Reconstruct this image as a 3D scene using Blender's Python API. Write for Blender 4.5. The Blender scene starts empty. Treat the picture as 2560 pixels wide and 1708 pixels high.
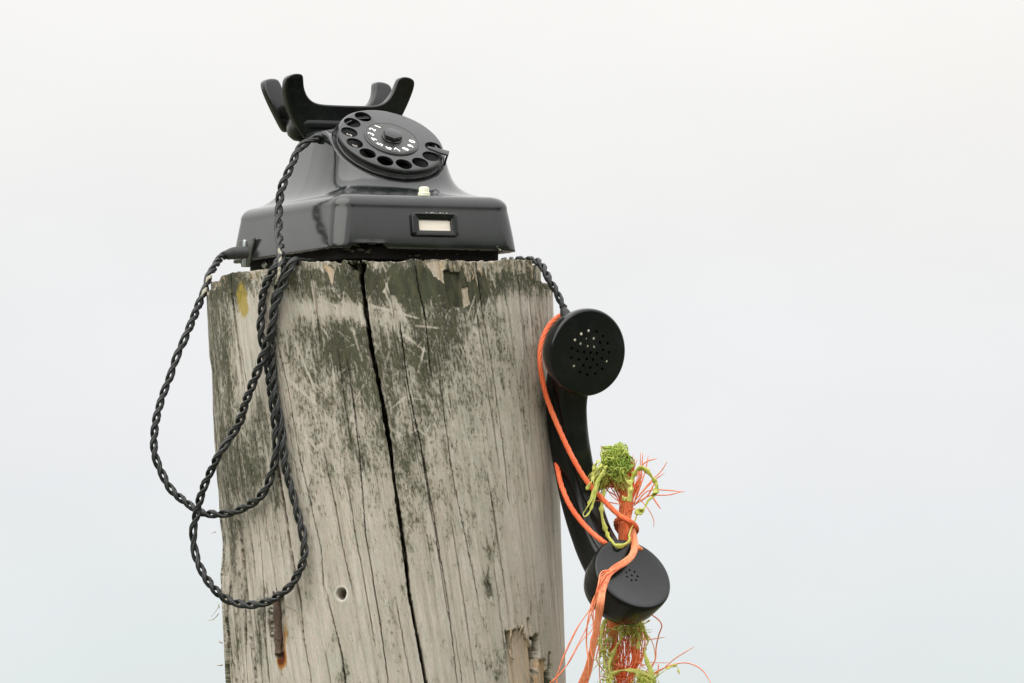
import bpy, bmesh, math, random
import numpy as np
from mathutils import Vector, Matrix

random.seed(7)
RNG = np.random.RandomState(11)
R_ = math.radians
scene = bpy.context.scene

# ------------------------------------------------------------------ camera
CAM_Y, CAM_Z, PITCH = -6.0, 1.5, R_(3.3)
cam_d = bpy.data.cameras.new('camera')
cam = bpy.data.objects.new('camera', cam_d)
scene.collection.objects.link(cam)
cam.location = (0, CAM_Y, CAM_Z)
cam.rotation_euler = (R_(90) + PITCH, 0, 0)
cam_d.sensor_width = 36.0
cam_d.lens = 303.75
cam_d.clip_start = 0.1
cam_d.clip_end = 6000
scene.camera = cam

# ------------------------------------------------------------------ sky, sun, exposure
SUN_EL, SUN_AZ = R_(47), R_(-42)          # azimuth from the camera's side (-Y), negative = to the left
world = bpy.data.worlds.new('World')
scene.world = world
world.use_nodes = True
wn, wl = world.node_tree.nodes, world.node_tree.links
wn.clear()
w_out = wn.new('ShaderNodeOutputWorld')
w_bg = wn.new('ShaderNodeBackground')
w_bg.inputs['Strength'].default_value = 0.1
w_sky = wn.new('ShaderNodeTexSky')
w_sky.sky_type = 'NISHITA'
w_sky.sun_disc = False
w_sky.sun_elevation = SUN_EL
w_sky.sun_rotation = math.pi - SUN_AZ
w_sky.air_density = 1.0
w_sky.dust_density = 3.0
w_tc = wn.new('ShaderNodeTexCoord')
w_sep = wn.new('ShaderNodeSeparateXYZ')
wl.new(w_tc.outputs['Generated'], w_sep.inputs[0])
w_noise = wn.new('ShaderNodeTexNoise')
w_noise.inputs['Scale'].default_value = 9.0
w_noise.inputs['Detail'].default_value = 3.0
w_noise.inputs['Roughness'].default_value = 0.45
wl.new(w_tc.outputs['Generated'], w_noise.inputs['Vector'])
w_ma = wn.new('ShaderNodeMath'); w_ma.operation = 'MULTIPLY_ADD'
w_ma.inputs[1].default_value = 0.075
wl.new(w_noise.outputs['Fac'], w_ma.inputs[0])
wl.new(w_sep.outputs['Z'], w_ma.inputs[2])
w_sub = wn.new('ShaderNodeMath'); w_sub.operation = 'SUBTRACT'
w_sub.inputs[1].default_value = 0.0375
wl.new(w_ma.outputs[0], w_sub.inputs[0])
w_ramp = wn.new('ShaderNodeValToRGB')
els = w_ramp.color_ramp.elements
els[0].position = 0.0;  els[0].color = (0.770, 0.818, 0.826, 1)
els[1].position = 1.0;  els[1].color = (1.0, 1.0, 1.0, 1)
for pos, c in ((0.018, (0.770, 0.830, 0.842, 1)), (0.042, (0.845, 0.860, 0.890, 1)),
               (0.066, (0.885, 0.885, 0.885, 1)), (0.092, (0.915, 0.902, 0.885, 1)), (0.3, (0.95, 0.945, 0.93, 1))):
    e = els.new(pos); e.color = c
wl.new(w_sub.outputs[0], w_ramp.inputs[0])
w_n2 = wn.new('ShaderNodeTexNoise')                     # faint unevenness of the cloud layer
w_n2.inputs['Scale'].default_value = 26.0; w_n2.inputs['Detail'].default_value = 5.0; w_n2.inputs['Roughness'].default_value = 0.5
w_map = wn.new('ShaderNodeMapping'); w_map.inputs['Scale'].default_value = (1, 1, 1.8)
wl.new(w_tc.outputs['Generated'], w_map.inputs['Vector']); wl.new(w_map.outputs[0], w_n2.inputs['Vector'])
w_nm = wn.new('ShaderNodeMath'); w_nm.operation = 'MULTIPLY_ADD'; w_nm.inputs[1].default_value = 0.09; w_nm.inputs[2].default_value = 0.955
wl.new(w_n2.outputs['Fac'], w_nm.inputs[0])
w_gain = wn.new('ShaderNodeMix'); w_gain.data_type = 'RGBA'; w_gain.blend_type = 'MULTIPLY'
w_gain.inputs['Factor'].default_value = 1.0
wl.new(w_ramp.outputs[0], w_gain.inputs[6])
w_gain.inputs[7].default_value = (6.3, 6.27, 6.22, 1)
w_z0 = wn.new('ShaderNodeMath'); w_z0.operation = 'SUBTRACT'; w_z0.use_clamp = True
wl.new(w_sep.outputs['Z'], w_z0.inputs[0]); w_z0.inputs[1].default_value = 0.08
w_z1 = wn.new('ShaderNodeMath'); w_z1.operation = 'MULTIPLY_ADD'      # closed overcast: zenith up to about three times the horizon
wl.new(w_z0.outputs[0], w_z1.inputs[0]); w_z1.inputs[1].default_value = 1.75
wl.new(w_nm.outputs[0], w_z1.inputs[2])
w_cie = wn.new('ShaderNodeVectorMath'); w_cie.operation = 'SCALE'
wl.new(w_gain.outputs[2], w_cie.inputs[0]); wl.new(w_z1.outputs[0], w_cie.inputs['Scale'])
w_mix = wn.new('ShaderNodeMix'); w_mix.data_type = 'RGBA'
w_mix.inputs['Factor'].default_value = 0.95            # closed cloud layer over the clear sky
wl.new(w_sky.outputs[0], w_mix.inputs[6])
wl.new(w_cie.outputs[0], w_mix.inputs[7])
wl.new(w_mix.outputs[2], w_bg.inputs['Color'])
wl.new(w_bg.outputs[0], w_out.inputs[0])

sun_d = bpy.data.lights.new('sun', 'SUN')
sun_d.energy = 1.5
sun_d.angle = R_(85)
sun_d.color = (1.0, 0.965, 0.91)
sun = bpy.data.objects.new('sun', sun_d)
scene.collection.objects.link(sun)
sdir = Vector((math.cos(SUN_EL) * math.sin(SUN_AZ), -math.cos(SUN_EL) * math.cos(SUN_AZ), math.sin(SUN_EL)))
sun.rotation_euler = sdir.to_track_quat('Z', 'Y').to_euler()
sun.location = (-4, -4, 8)

vs = scene.view_settings
vs.view_transform = 'Standard'
vs.look = 'None'
vs.exposure = 0.7
vs.gamma = 1.0
vs.use_curve_mapping = False
scene.cycles.max_bounces = 8
scene.cycles.diffuse_bounces = 4
scene.cycles.glossy_bounces = 4

# ------------------------------------------------------------------ helpers
COL = scene.collection
F_PX = cam_d.lens / cam_d.sensor_width * 2560.0
SP, CP = math.sin(PITCH), math.cos(PITCH)
VR, VU, VF = np.array([1, 0, 0.]), np.array([0, -SP, CP]), np.array([0, CP, SP])
VB = -VF
PXM = 1 / 3600.0                                        # one photo pixel in metres at the post

def at(px, py, Y):
    """World point on the vertical plane y=Y that the photo's pixel (px,py) looks at."""
    d = VF + VR * ((px - 1280) / F_PX) + VU * ((854 - py) / F_PX)
    t = (Y - CAM_Y) / d[1]
    return np.array([0, CAM_Y, CAM_Z]) + d * t

def project(P):
    P = np.asarray(P, float) - np.array([0, CAM_Y, CAM_Z])
    f = P @ VF
    return 1280 + F_PX * (P @ VR) / f, 854 - F_PX * (P @ VU) / f

def link(name, me, mat=None, parent=None):
    o = bpy.data.objects.new(name, me)
    COL.objects.link(o)
    if mat is not None and me is not None:
        me.materials.clear()
        for m in (mat if isinstance(mat, (list, tuple)) else [mat]):
            me.materials.append(m)
    if parent is not None:
        o.parent = parent
    return o

def tag(o, label=None, cat=None, group=None, kind=None):
    if label: o['label'] = label
    if cat: o['category'] = cat
    if group: o['group'] = group
    if kind: o['kind'] = kind
    return o

def empty(name, loc, label, cat, rot=(0, 0, 0)):
    o = bpy.data.objects.new(name, None)
    COL.objects.link(o)
    o.location = loc; o.rotation_euler = rot
    o.empty_display_size = 0.02
    return tag(o, label, cat)

def mesh_from(verts, faces, smooth=True, sharp=None):
    me = bpy.data.meshes.new('mesh')
    me.from_pydata([tuple(map(float, v)) for v in verts], [], faces)
    me.validate()
    if smooth:
        me.polygons.foreach_set('use_smooth', np.ones(len(me.polygons), bool))
    if sharp:
        me.set_sharp_from_angle(angle=R_(sharp))
    me.update()
    return me

def grid_mesh(V, close_u=True, smooth=True):
    """V: rows x cols x 3, quads between; close_u wraps the columns."""
    nr, nc = V.shape[:2]
    verts = V.reshape(-1, 3)
    r = np.arange(nr - 1)[:, None]
    c = np.arange(nc if close_u else nc - 1)[None, :]
    c2 = (c + 1) % nc
    q = np.stack([r * nc + c, r * nc + c2, (r + 1) * nc + c2, (r + 1) * nc + c], -1).reshape(-1, 4)
    return verts, q

def np_mesh(verts, quads, smooth=True):
    me = bpy.data.meshes.new('mesh')
    me.vertices.add(len(verts)); me.vertices.foreach_set('co', np.asarray(verts, np.float32).ravel())
    n = len(quads)
    me.loops.add(n * 4); me.loops.foreach_set('vertex_index', np.asarray(quads, np.int32).ravel())
    me.polygons.add(n)
    me.polygons.foreach_set('loop_start', np.arange(0, n * 4, 4, dtype=np.int32))
    me.polygons.foreach_set('loop_total', np.full(n, 4, np.int32))
    if smooth:
        me.polygons.foreach_set('use_smooth', np.ones(n, bool))
    me.update(calc_edges=True)
    return me

def lathe(profile, n=64, cap_bottom=False, cap_top=False, sharp=35):
    """Turn (radius, height) pairs about local Z."""
    verts, faces = [], []
    for r, h in profile:
        for k in range(n):
            a = 2 * math.pi * k / n
            verts.append((r * math.cos(a), r * math.sin(a), h))
    for i in range(len(profile) - 1):
        for k in range(n):
            k2 = (k + 1) % n
            faces.append((i * n + k, i * n + k2, (i + 1) * n + k2, (i + 1) * n + k))
    if cap_bottom: faces.append(tuple(range(n - 1, -1, -1)))
    if cap_top: faces.append(tuple((len(profile) - 1) * n + k for k in range(n)))
    return mesh_from(verts, faces, True, sharp)

def catmull(pts, step):
    """Resample waypoints as a smooth curve with about even steps."""
    P = np.asarray(pts, float)
    P = np.vstack([2 * P[0] - P[1], P, 2 * P[-1] - P[-2]])
    out = []
    for i in range(1, len(P) - 2):
        p0, p1, p2, p3 = P[i - 1], P[i], P[i + 1], P[i + 2]
        d01, d12, d23 = [max(np.linalg.norm(b - a), 1e-6) ** 0.5 for a, b in ((p0, p1), (p1, p2), (p2, p3))]
        m1 = (p1 - p0) / d01 - (p2 - p0) / (d01 + d12) + (p2 - p1) / d12
        m2 = (p2 - p1) / d12 - (p3 - p1) / (d12 + d23) + (p3 - p2) / d23
        m1, m2 = m1 * d12, m2 * d12
        t = np.linspace(0, 1, 24, endpoint=False)[:, None]
        out.append((2 * t**3 - 3 * t**2 + 1) * p1 + (t**3 - 2 * t**2 + t) * m1
                   + (-2 * t**3 + 3 * t**2) * p2 + (t**3 - t**2) * m2)
    out.append(P[-2][None])
    C = np.vstack(out)
    L = np.r_[0, np.cumsum(np.linalg.norm(np.diff(C, axis=0), axis=1))]
    n = max(int(L[-1] / step), 3)
    s = np.linspace(0, L[-1], n)
    return np.stack([np.interp(s, L, C[:, k]) for k in range(3)], 1), s

def frames(C):
    T = np.gradient(C, axis=0)
    T /= np.linalg.norm(T, axis=1)[:, None] + 1e-12
    N = np.zeros_like(C)
    ref = np.array([0, 0, 1.]) if abs(T[0][2]) < 0.8 else np.array([1., 0, 0])
    n = ref - T[0] * (ref @ T[0]); n /= np.linalg.norm(n)
    for i in range(len(C)):
        n = n - T[i] * (n @ T[i]); n /= np.linalg.norm(n) + 1e-12
        N[i] = n
    return T, N, np.cross(T, N)

class Tubes:
    """Collects swept tubes; build() makes ONE mesh of them."""
    def __init__(s): s.v, s.f, s.n = [], [], 0
    def add(s, C, rad, sides=6, flat=1.0, twist=0.0):
        C = np.asarray(C, float)
        rad = np.broadcast_to(np.asarray(rad, float), (len(C),))
        T, N, B = frames(C)
        a = 2 * np.pi * np.arange(sides) / sides
        ph = np.linspace(0, twist, len(C))[:, None]
        ca, sa = np.cos(a)[None] , np.sin(a)[None] * flat
        x = ca * np.cos(ph) - sa * np.sin(ph); y = ca * np.sin(ph) + sa * np.cos(ph)
        V = C[:, None] + rad[:, None, None] * (x[..., None] * N[:, None] + y[..., None] * B[:, None])
        v, q = grid_mesh(V)
        q = [tuple(k) for k in (q[:, ::-1] + s.n).tolist()]
        q.append(tuple(s.n + k for k in range(sides)))
        q.append(tuple(s.n + len(v) - sides + k for k in range(sides - 1, -1, -1)))
        s.v.append(v); s.f += q; s.n += len(v)
    def build(s, name, mat, parent=None):
        return link(name, mesh_from(np.vstack(s.v), s.f), mat, parent)

def boolean_cut(me, cutters):
    a = bpy.data.objects.new('tmp_a', me); COL.objects.link(a)
    b = bpy.data.objects.new('tmp_b', cutters); COL.objects.link(b)
    m = a.modifiers.new('cut', 'BOOLEAN'); m.operation = 'DIFFERENCE'; m.object = b; m.solver = 'EXACT'
    dg = bpy.context.evaluated_depsgraph_get(); dg.update()
    out = bpy.data.meshes.new_from_object(a.evaluated_get(dg))
    bpy.data.objects.remove(a); bpy.data.objects.remove(b)
    out.polygons.foreach_set('use_smooth', np.ones(len(out.polygons), bool))
    out.set_sharp_from_angle(angle=R_(38))
    return out

def cyl_cutters(spots, z0, z1, n=24):
    verts, faces = [], []
    for x, y, r in spots:
        b = len(verts)
        for z in (z0, z1):
            for k in range(n):
                a = 2 * math.pi * k / n
                verts.append((x + r * math.cos(a), y + r * math.sin(a), z))
        for k in range(n):
            k2 = (k + 1) % n
            faces.append((b + k, b + k2, b + n + k2, b + n + k))
        faces.append(tuple(b + k for k in range(n - 1, -1, -1)))
        faces.append(tuple(b + n + k for k in range(n)))
    return mesh_from(verts, faces, False)

def bevel_mesh(me, width, segs=3, angle=30):
    bm = bmesh.new(); bm.from_mesh(me)
    es = [e for e in bm.edges if len(e.link_faces) == 2 and e.calc_face_angle(0) > R_(angle)]
    bmesh.ops.bevel(bm, geom=es, offset=width, segments=segs, profile=0.5, affect='EDGES', clamp_overlap=True)
    bmesh.ops.recalc_face_normals(bm, faces=bm.faces)
    bm.to_mesh(me); bm.free()
    me.polygons.foreach_set('use_smooth', np.ones(len(me.polygons), bool))
    me.set_sharp_from_angle(angle=R_(50))
    return me

def prism(outline, d0, d1, axis='y'):
    """Extrude a closed 2D outline (a,b) from d0 to d1: axis y -> (a,d,b); axis z -> (a,b,d)."""
    n = len(outline)
    mk = (lambda p, d: (p[0], d, p[1])) if axis == 'y' else (lambda p, d: (p[0], p[1], d))
    verts = [mk(p, d0) for p in outline] + [mk(p, d1) for p in outline]
    faces = [tuple(range(n)), tuple(range(2 * n - 1, n - 1, -1))]
    faces += [(k, n + k, n + (k + 1) % n, (k + 1) % n) for k in range(n)]
    me = bpy.data.meshes.new('mesh'); me.from_pydata(verts, [], faces)
    bm = bmesh.new(); bm.from_mesh(me)
    bmesh.ops.recalc_face_normals(bm, faces=bm.faces)
    bm.to_mesh(me); bm.free()
    return me

def rounded_rect(hx, hy, rc, n=8, cx=0, cy=0):
    pts = []
    for sx, sy, a0 in ((1, 1, 0), (-1, 1, 90), (-1, -1, 180), (1, -1, 270)):
        for k in range(n + 1):
            a = R_(a0 + 90 * k / n)
            pts.append((cx + sx * (hx - rc) + rc * math.cos(a), cy + sy * (hy - rc) + rc * math.sin(a)))
    return pts

def vnoise(u, v, seed=0):
    """Smooth value noise on arrays."""
    rng = np.random.RandomState(seed)
    tab = rng.rand(256, 256)
    ui, vi = np.floor(u).astype(int), np.floor(v).astype(int)
    fu, fv = u - ui, v - vi
    fu = fu * fu * (3 - 2 * fu); fv = fv * fv * (3 - 2 * fv)
    g = lambda a, b: tab[a & 255, b & 255]
    return ((g(ui, vi) * (1 - fu) + g(ui + 1, vi) * fu) * (1 - fv)
            + (g(ui, vi + 1) * (1 - fu) + g(ui + 1, vi + 1) * fu) * fv)

def fbm(u, v, seed=0, octaves=4):
    s, a, t = 0, 1.0, 0
    for k in range(octaves):
        s = s + a * vnoise(u * 2**k, v * 2**k, seed + k); t += a; a *= 0.5
    return s / t

def smooth(a, b, x):
    t = np.clip((x - a) / (b - a), 0, 1)
    return t * t * (3 - 2 * t)

# ------------------------------------------------------------------ materials
class NT:
    def __init__(s, name):
        s.m = bpy.data.materials.new(name); s.m.use_nodes = True
        s.n, s.l = s.m.node_tree.nodes, s.m.node_tree.links
        s.b = s.n['Principled BSDF']
    def noise(s, vec, scale=1.0, detail=4, rough=0.55, dist=0.0):
        t = s.n.new('ShaderNodeTexNoise')
        t.inputs['Scale'].default_value = scale; t.inputs['Detail'].default_value = detail
        t.inputs['Roughness'].default_value = rough; t.inputs['Distortion'].default_value = dist
        s.l.new(vec, t.inputs['Vector']); return t.outputs['Fac']
    def mapping(s, vec, scale):
        t = s.n.new('ShaderNodeMapping'); t.inputs['Scale'].default_value = scale
        s.l.new(vec, t.inputs['Vector']); return t.outputs[0]
    def math(s, op, a, b=None, c=None, clamp=False):
        t = s.n.new('ShaderNodeMath'); t.operation = op; t.use_clamp = clamp
        for i, x in enumerate((a, b, c)):
            if x is None: continue
            if isinstance(x, (int, float)): t.inputs[i].default_value = x
            else: s.l.new(x, t.inputs[i])
        return t.outputs[0]
    def maprange(s, x, a, b, c=0.0, d=1.0):
        t = s.n.new('ShaderNodeMapRange'); t.interpolation_type = 'SMOOTHSTEP'
        for i, k in enumerate((a, b, c, d)): t.inputs[i + 1].default_value = k
        s.l.new(x, t.inputs[0]); return t.outputs[0]
    def mix(s, f, a, b, blend='MIX'):
        t = s.n.new('ShaderNodeMix'); t.data_type = 'RGBA'; t.blend_type = blend
        for i, x in ((0, f), (6, a), (7, b)):
            if isinstance(x, (int, float)): t.inputs[i].default_value = x
            elif isinstance(x, tuple): t.inputs[i].default_value = (*x, 1)
            else: s.l.new(x, t.inputs[i])
        return t.outputs[2]
    def ramp(s, x, stops):
        t = s.n.new('ShaderNodeValToRGB'); e = t.color_ramp.elements
        e[0].position, e[0].color = stops[0][0], (*stops[0][1], 1)
        e[1].position, e[1].color = stops[-1][0], (*stops[-1][1], 1)
        for p, c in stops[1:-1]:
            k = e.new(p); k.color = (*c, 1)
        s.l.new(x, t.inputs[0]); return t.outputs[0]
    def attr(s, name):
        t = s.n.new('ShaderNodeAttribute'); t.attribute_name = name; return t.outputs['Fac']
    def coord(s, kind='Object'):
        return s.n.new('ShaderNodeTexCoord').outputs[kind]
    def bump(s, h, strength, dist):
        t = s.n.new('ShaderNodeBump'); t.inputs['Strength'].default_value = strength
        t.inputs['Distance'].default_value = dist
        s.l.new(h, t.inputs['Height']); s.l.new(t.outputs[0], s.b.inputs['Normal']); return t
    def set(s, **kw):
        for k, x in kw.items():
            i = s.b.inputs[k.replace('_', ' ')]
            if isinstance(x, (int, float)): i.default_value = x
            elif isinstance(x, tuple): i.default_value = (*x, 1)
            else: s.l.new(x, i)
        return s

def bakelite(name, base, rough, ior=1.6, dust=0.15, dust_scale=60, wave=0.0, sheen=0.0):
    t = NT(name); co = t.coord()
    n1 = t.noise(co, dust_scale, 6, 0.65)
    n2 = t.noise(co, dust_scale * 14, 3, 0.6)
    d = t.math('MULTIPLY', t.maprange(n1, 0.45, 0.75), dust)
    speck = t.maprange(n2, 0.70, 0.76)
    runs = t.noise(t.mapping(co, (170, 170, 14)), 1, 5, 0.65)      # dried water runs
    d = t.math('ADD', d, t.math('MULTIPLY', t.maprange(runs, 0.58, 0.74), dust * 0.7))
    col = t.mix(d, base, (0.15, 0.160, 0.148))
    col = t.mix(t.math('MULTIPLY', speck, dust * 0.9), col, (0.4, 0.4, 0.36))
    r = t.math('ADD', t.math('MULTIPLY', n1, rough * 0.9), rough * 0.45)
    r = t.math('ADD', r, t.math('MULTIPLY', t.maprange(runs, 0.55, 0.75), 0.10))
    t.set(Base_Color=col, Roughness=r, IOR=ior)
    if sheen:                                            # dust film as sheen, added to brighten sides seen edge on
        t.set(Sheen_Weight=sheen, Sheen_Roughness=0.35)
    if wave:
        t.bump(t.noise(co, 45, 2, 0.5), wave, 0.002)
    return t.m

def plain(name, base, rough=0.5, var=0.25, scale=120, metallic=0.0, bump=0.0, ior=1.45):
    t = NT(name); co = t.coord()
    n = t.noise(co, scale, 5, 0.6)
    dark = tuple(c * (1 - var) for c in base); lite = tuple(min(c * (1 + var), 1) for c in base)
    t.set(Base_Color=t.ramp(n, [(0.3, dark), (0.7, lite)]), Roughness=rough, Metallic=metallic, IOR=ior)
    if bump: t.bump(n, bump, 0.001)
    return t.m

def fibre(name, a, b, rough=0.6, scale=300, trans=0.0):
    t = NT(name); co = t.coord()
    n = t.noise(co, scale, 3, 0.6); n0 = t.noise(co, 45, 2, 0.5)
    f = t.maprange(t.math('ADD', t.math('MULTIPLY', n, 0.5), t.math('MULTIPLY', n0, 0.5)), 0.36, 0.64)
    t.set(Base_Color=t.mix(f, a, b), Roughness=rough)
    t.bump(n, 0.35, 0.0008)
    if trans:
        t.set(Transmission_Weight=0.0, Subsurface_Weight=trans, Subsurface_Scale=0.002)
        t.b.inputs['Subsurface Radius'].default_value = (1, 0.6, 0.3)
    return t.m

M_HOUSING = bakelite('polished_black_bakelite', (0.0035, 0.0060, 0.0052), 0.16, 1.64, 0.05, 40, 0.03, 0.10)
M_CRADLE = bakelite('dull_black_bakelite', (0.0035, 0.0050, 0.0045), 0.24, 1.45, 0.05, 70, 0, 0.03)
M_HANDSET = bakelite('satin_black_bakelite', (0.0040, 0.0058, 0.0054), 0.22, 1.42, 0.05, 55, 0, 0.03)
M_WHEEL = bakelite('satin_dial_plastic', (0.008, 0.0105, 0.0105), 0.27, 1.52, 0.08, 80, 0, 0.06)
M_DISC = bakelite('number_disc_plastic', (0.022, 0.022, 0.021), 0.42, 1.55, 0.22, 90)
M_BASE = plain('black_pressed_board', (0.006, 0.006, 0.006), 0.9, 0.4, 90, bump=0.2)
M_DIALBASE = bakelite('glossy_dial_base', (0.004, 0.0045, 0.0045), 0.14, 1.5, 0.03, 60)
M_PIT = plain('soot_black_lacquer', (0.004, 0.004, 0.004), 0.8, 0.3, 90)
M_DIGIT = plain('white_paint', (0.86, 0.86, 0.83), 0.55, 0.05, 200)
M_OLDDIGIT = plain('worn_white_paint', (0.62, 0.58, 0.52), 0.6, 0.2, 300)
M_CARD = plain('cream_card', (0.80, 0.74, 0.64), 0.7, 0.06, 50)
M_BUTTON = plain('ivory_button', (0.74, 0.75, 0.60), 0.35, 0.05, 80)
M_METAL = plain('tarnished_clip', (0.10, 0.105, 0.095), 0.5, 0.5, 220, 0.6, 0.3)
M_STEEL = plain('bright_screw_steel', (0.45, 0.5, 0.5), 0.3, 0.2, 300, 0.9)
M_CRUST = plain('pale_salt_crust', (0.34, 0.32, 0.25), 0.9, 0.35, 500, bump=0.6)
M_DEBRIS = plain('dark_grit', (0.05, 0.046, 0.036), 0.95, 0.6, 600, bump=0.6)
M_BOOT = plain('black_rubber', (0.022, 0.025, 0.024), 0.6, 0.3, 150, bump=0.2)
M_FELT = plain('pale_felt', (0.66, 0.63, 0.52), 0.95, 0.2, 300)

def cord_material():
    t = NT('braided_black_cotton'); co = t.coord()
    n = t.noise(co, 900, 2, 0.5); n2 = t.noise(co, 70, 4, 0.6)
    base = t.mix(n, (0.005, 0.0065, 0.006), (0.020, 0.024, 0.0235))
    base = t.mix(t.maprange(n2, 0.66, 0.80), base, (0.12, 0.12, 0.10))
    t.set(Base_Color=base, Roughness=0.48, IOR=1.5)
    t.bump(n, 0.5, 0.0005)
    return t.m
M_CORD = cord_material()
M_ORANGE = fibre('orange_polypropylene', (0.90, 0.13, 0.038), (0.96, 0.22, 0.085), 0.5, 700)
M_ORANGE_D = fibre('deep_orange_fibre', (0.95, 0.19, 0.060), (0.98, 0.34, 0.14), 0.55, 420)
M_ORANGE_L = fibre('pale_orange_fibre', (0.93, 0.20, 0.080), (0.97, 0.32, 0.15), 0.5, 400, 0.25)
M_GREEN = fibre('moss_green_fibre', (0.40, 0.44, 0.055), (0.66, 0.68, 0.20), 0.6, 200, 0.3)
M_GREEN_V = fibre('vivid_green_fibre', (0.19, 0.37, 0.035), (0.60, 0.68, 0.14), 0.6, 160, 0.3)

def wood_material():
    t = NT('weathered_wood')
    uv = t.n.new('ShaderNodeUVMap').outputs[0]
    fine = t.noise(t.mapping(uv, (1500, 26, 1)), 1, 5, 0.65)
    streak = t.noise(t.mapping(uv, (330, 5.0, 1)), 1, 4, 0.6)
    broad = t.noise(t.mapping(uv, (75, 7, 1)), 1, 4, 0.55)
    hue = t.noise(t.mapping(uv, (34, 9, 1)), 1, 3, 0.5)
    speck = t.noise(t.mapping(uv, (640, 260, 1)), 1, 6, 0.75)
    clump = t.noise(t.mapping(uv, (210, 62, 1)), 1, 5, 0.65, 0.4)
    wide = t.noise(t.mapping(uv, (70, 22, 1)), 1, 4, 0.55, 0.5)
    col = t.ramp(streak, [(0.25, (0.360, 0.315, 0.255)), (0.42, (0.508, 0.462, 0.398)),
                          (0.58, (0.612, 0.562, 0.496)), (0.8, (0.700, 0.655, 0.592))])
    col = t.mix(t.math('MULTIPLY', t.maprange(broad, 0.5, 0.75), 0.30), col, (0.40, 0.385, 0.30))
    col = t.mix(t.math('MULTIPLY', t.maprange(hue, 0.52, 0.72), 0.28), col, (0.56, 0.455, 0.365))
    col = t.mix(t.math('MULTIPLY', t.maprange(hue, 0.46, 0.28), 0.45), col, (0.410, 0.422, 0.350))
    col = t.mix(t.math('MULTIPLY', t.maprange(fine, 0.52, 0.30), 0.46), col, (0.22, 0.19, 0.14))
    col = t.mix(t.math('MULTIPLY', t.maprange(fine, 0.56, 0.72), 0.45), col, (0.62, 0.58, 0.52))
    col = t.mix(t.math('MULTIPLY', t.maprange(speck, 0.52, 0.36), 0.30), col, (0.26, 0.24, 0.19))
    mott = t.noise(t.mapping(uv, (420, 150, 1)), 1, 5, 0.7)
    mot2 = t.noise(t.mapping(uv, (260, 110, 7)), 1, 4, 0.65)
    col = t.mix(t.math('MULTIPLY', t.maprange(mott, 0.50, 0.66), 0.55), col, (0.56, 0.455, 0.395))
    col = t.mix(t.math('MULTIPLY', t.maprange(mot2, 0.50, 0.66), 0.55), col, (0.405, 0.428, 0.360))
    col = t.mix(t.math('MULTIPLY', t.maprange(mott, 0.44, 0.32), 0.5), col, (0.66, 0.64, 0.56))
    # exposed fresh wood where pieces have split away
    fr = t.attr('fresh')
    freshc = t.ramp(streak, [(0.3, (0.40, 0.24, 0.125)), (0.5, (0.55, 0.40, 0.25)), (0.7, (0.64, 0.53, 0.38))])
    col = t.mix(t.math('MULTIPLY', fr, t.maprange(broad, 0.22, 0.5)), col, freshc)
    # algae crust
    al = t.attr('algae')
    a = t.math('ADD', al, t.math('MULTIPLY', t.math('SUBTRACT', speck, 0.5), 2.1))
    a = t.math('ADD', a, t.math('MULTIPLY', t.math('SUBTRACT', clump, 0.5), 1.45))
    a = t.math('ADD', a, t.math('MULTIPLY', t.math('SUBTRACT', wide, 0.5), 0.9))
    a = t.math('ADD', a, t.math('MULTIPLY', t.math('SUBTRACT', fine, 0.5), 1.0))
    am = t.maprange(a, 0.27, 0.82)
    alc = t.mix(t.maprange(clump, 0.4, 0.65), (0.022, 0.026, 0.016), (0.078, 0.076, 0.040))
    alc = t.mix(t.math('MULTIPLY', t.maprange(hue, 0.45, 0.65), 0.5), alc, (0.066, 0.082, 0.044))
    halo = t.math('MULTIPLY', t.maprange(a, -0.05, 0.45), 0.30)            # thin olive film round the crust
    col = t.mix(halo, col, (0.300, 0.290, 0.185))
    col = t.mix(t.math('MULTIPLY', am, 0.94), col, alc)
    # yellow lichen, rust bleed, pale knot rim
    li = t.math('ADD', t.attr('lichen'), t.math('MULTIPLY', t.math('SUBTRACT', clump, 0.5), 1.6))
    li = t.math('ADD', li, t.math('MULTIPLY', t.math('SUBTRACT', speck, 0.5), 1.2))
    col = t.mix(t.math('MULTIPLY', t.maprange(li, 0.38, 0.72), 0.85), col, t.mix(speck, (0.26, 0.22, 0.035), (0.50, 0.36, 0.07)))
    ru = t.math('ADD', t.attr('rust'), t.math('MULTIPLY', t.math('SUBTRACT', clump, 0.5), 1.0))
    ru = t.math('ADD', ru, t.math('MULTIPLY', t.math('SUBTRACT', fine, 0.5), 0.8))
    rcol = t.ramp(ru, [(0.3, (0.40, 0.27, 0.09)), (0.6, (0.36, 0.14, 0.03)), (0.95, (0.11, 0.03, 0.012))])
    col = t.mix(t.maprange(ru, 0.26, 0.55), col, rcol)
    col = t.mix(t.attr('bleach'), col, (0.72, 0.69, 0.63))
    t.set(Base_Color=col, Roughness=0.88, IOR=1.4)
    t.b.inputs['Specular IOR Level'].default_value = 0.25
    h = t.math('ADD', t.math('MULTIPLY', fine, 0.6), t.math('MULTIPLY', streak, 0.5))
    h = t.math('ADD', h, t.math('MULTIPLY', am, 0.22))
    t.bump(h, 1.0, 0.0016)
    return t.m
M_WOOD = wood_material()

def split_wood():
    t = NT('split_wood'); co = t.coord()
    n = t.noise(t.mapping(co, (900, 900, 60)), 1, 4, 0.6)
    t.set(Base_Color=t.ramp(n, [(0.3, (0.20, 0.13, 0.07)), (0.6, (0.46, 0.37, 0.25)), (0.8, (0.58, 0.50, 0.38))]), Roughness=0.9)
    t.bump(n, 0.6, 0.0006)
    return t.m
M_SPLIT = split_wood()

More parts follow.
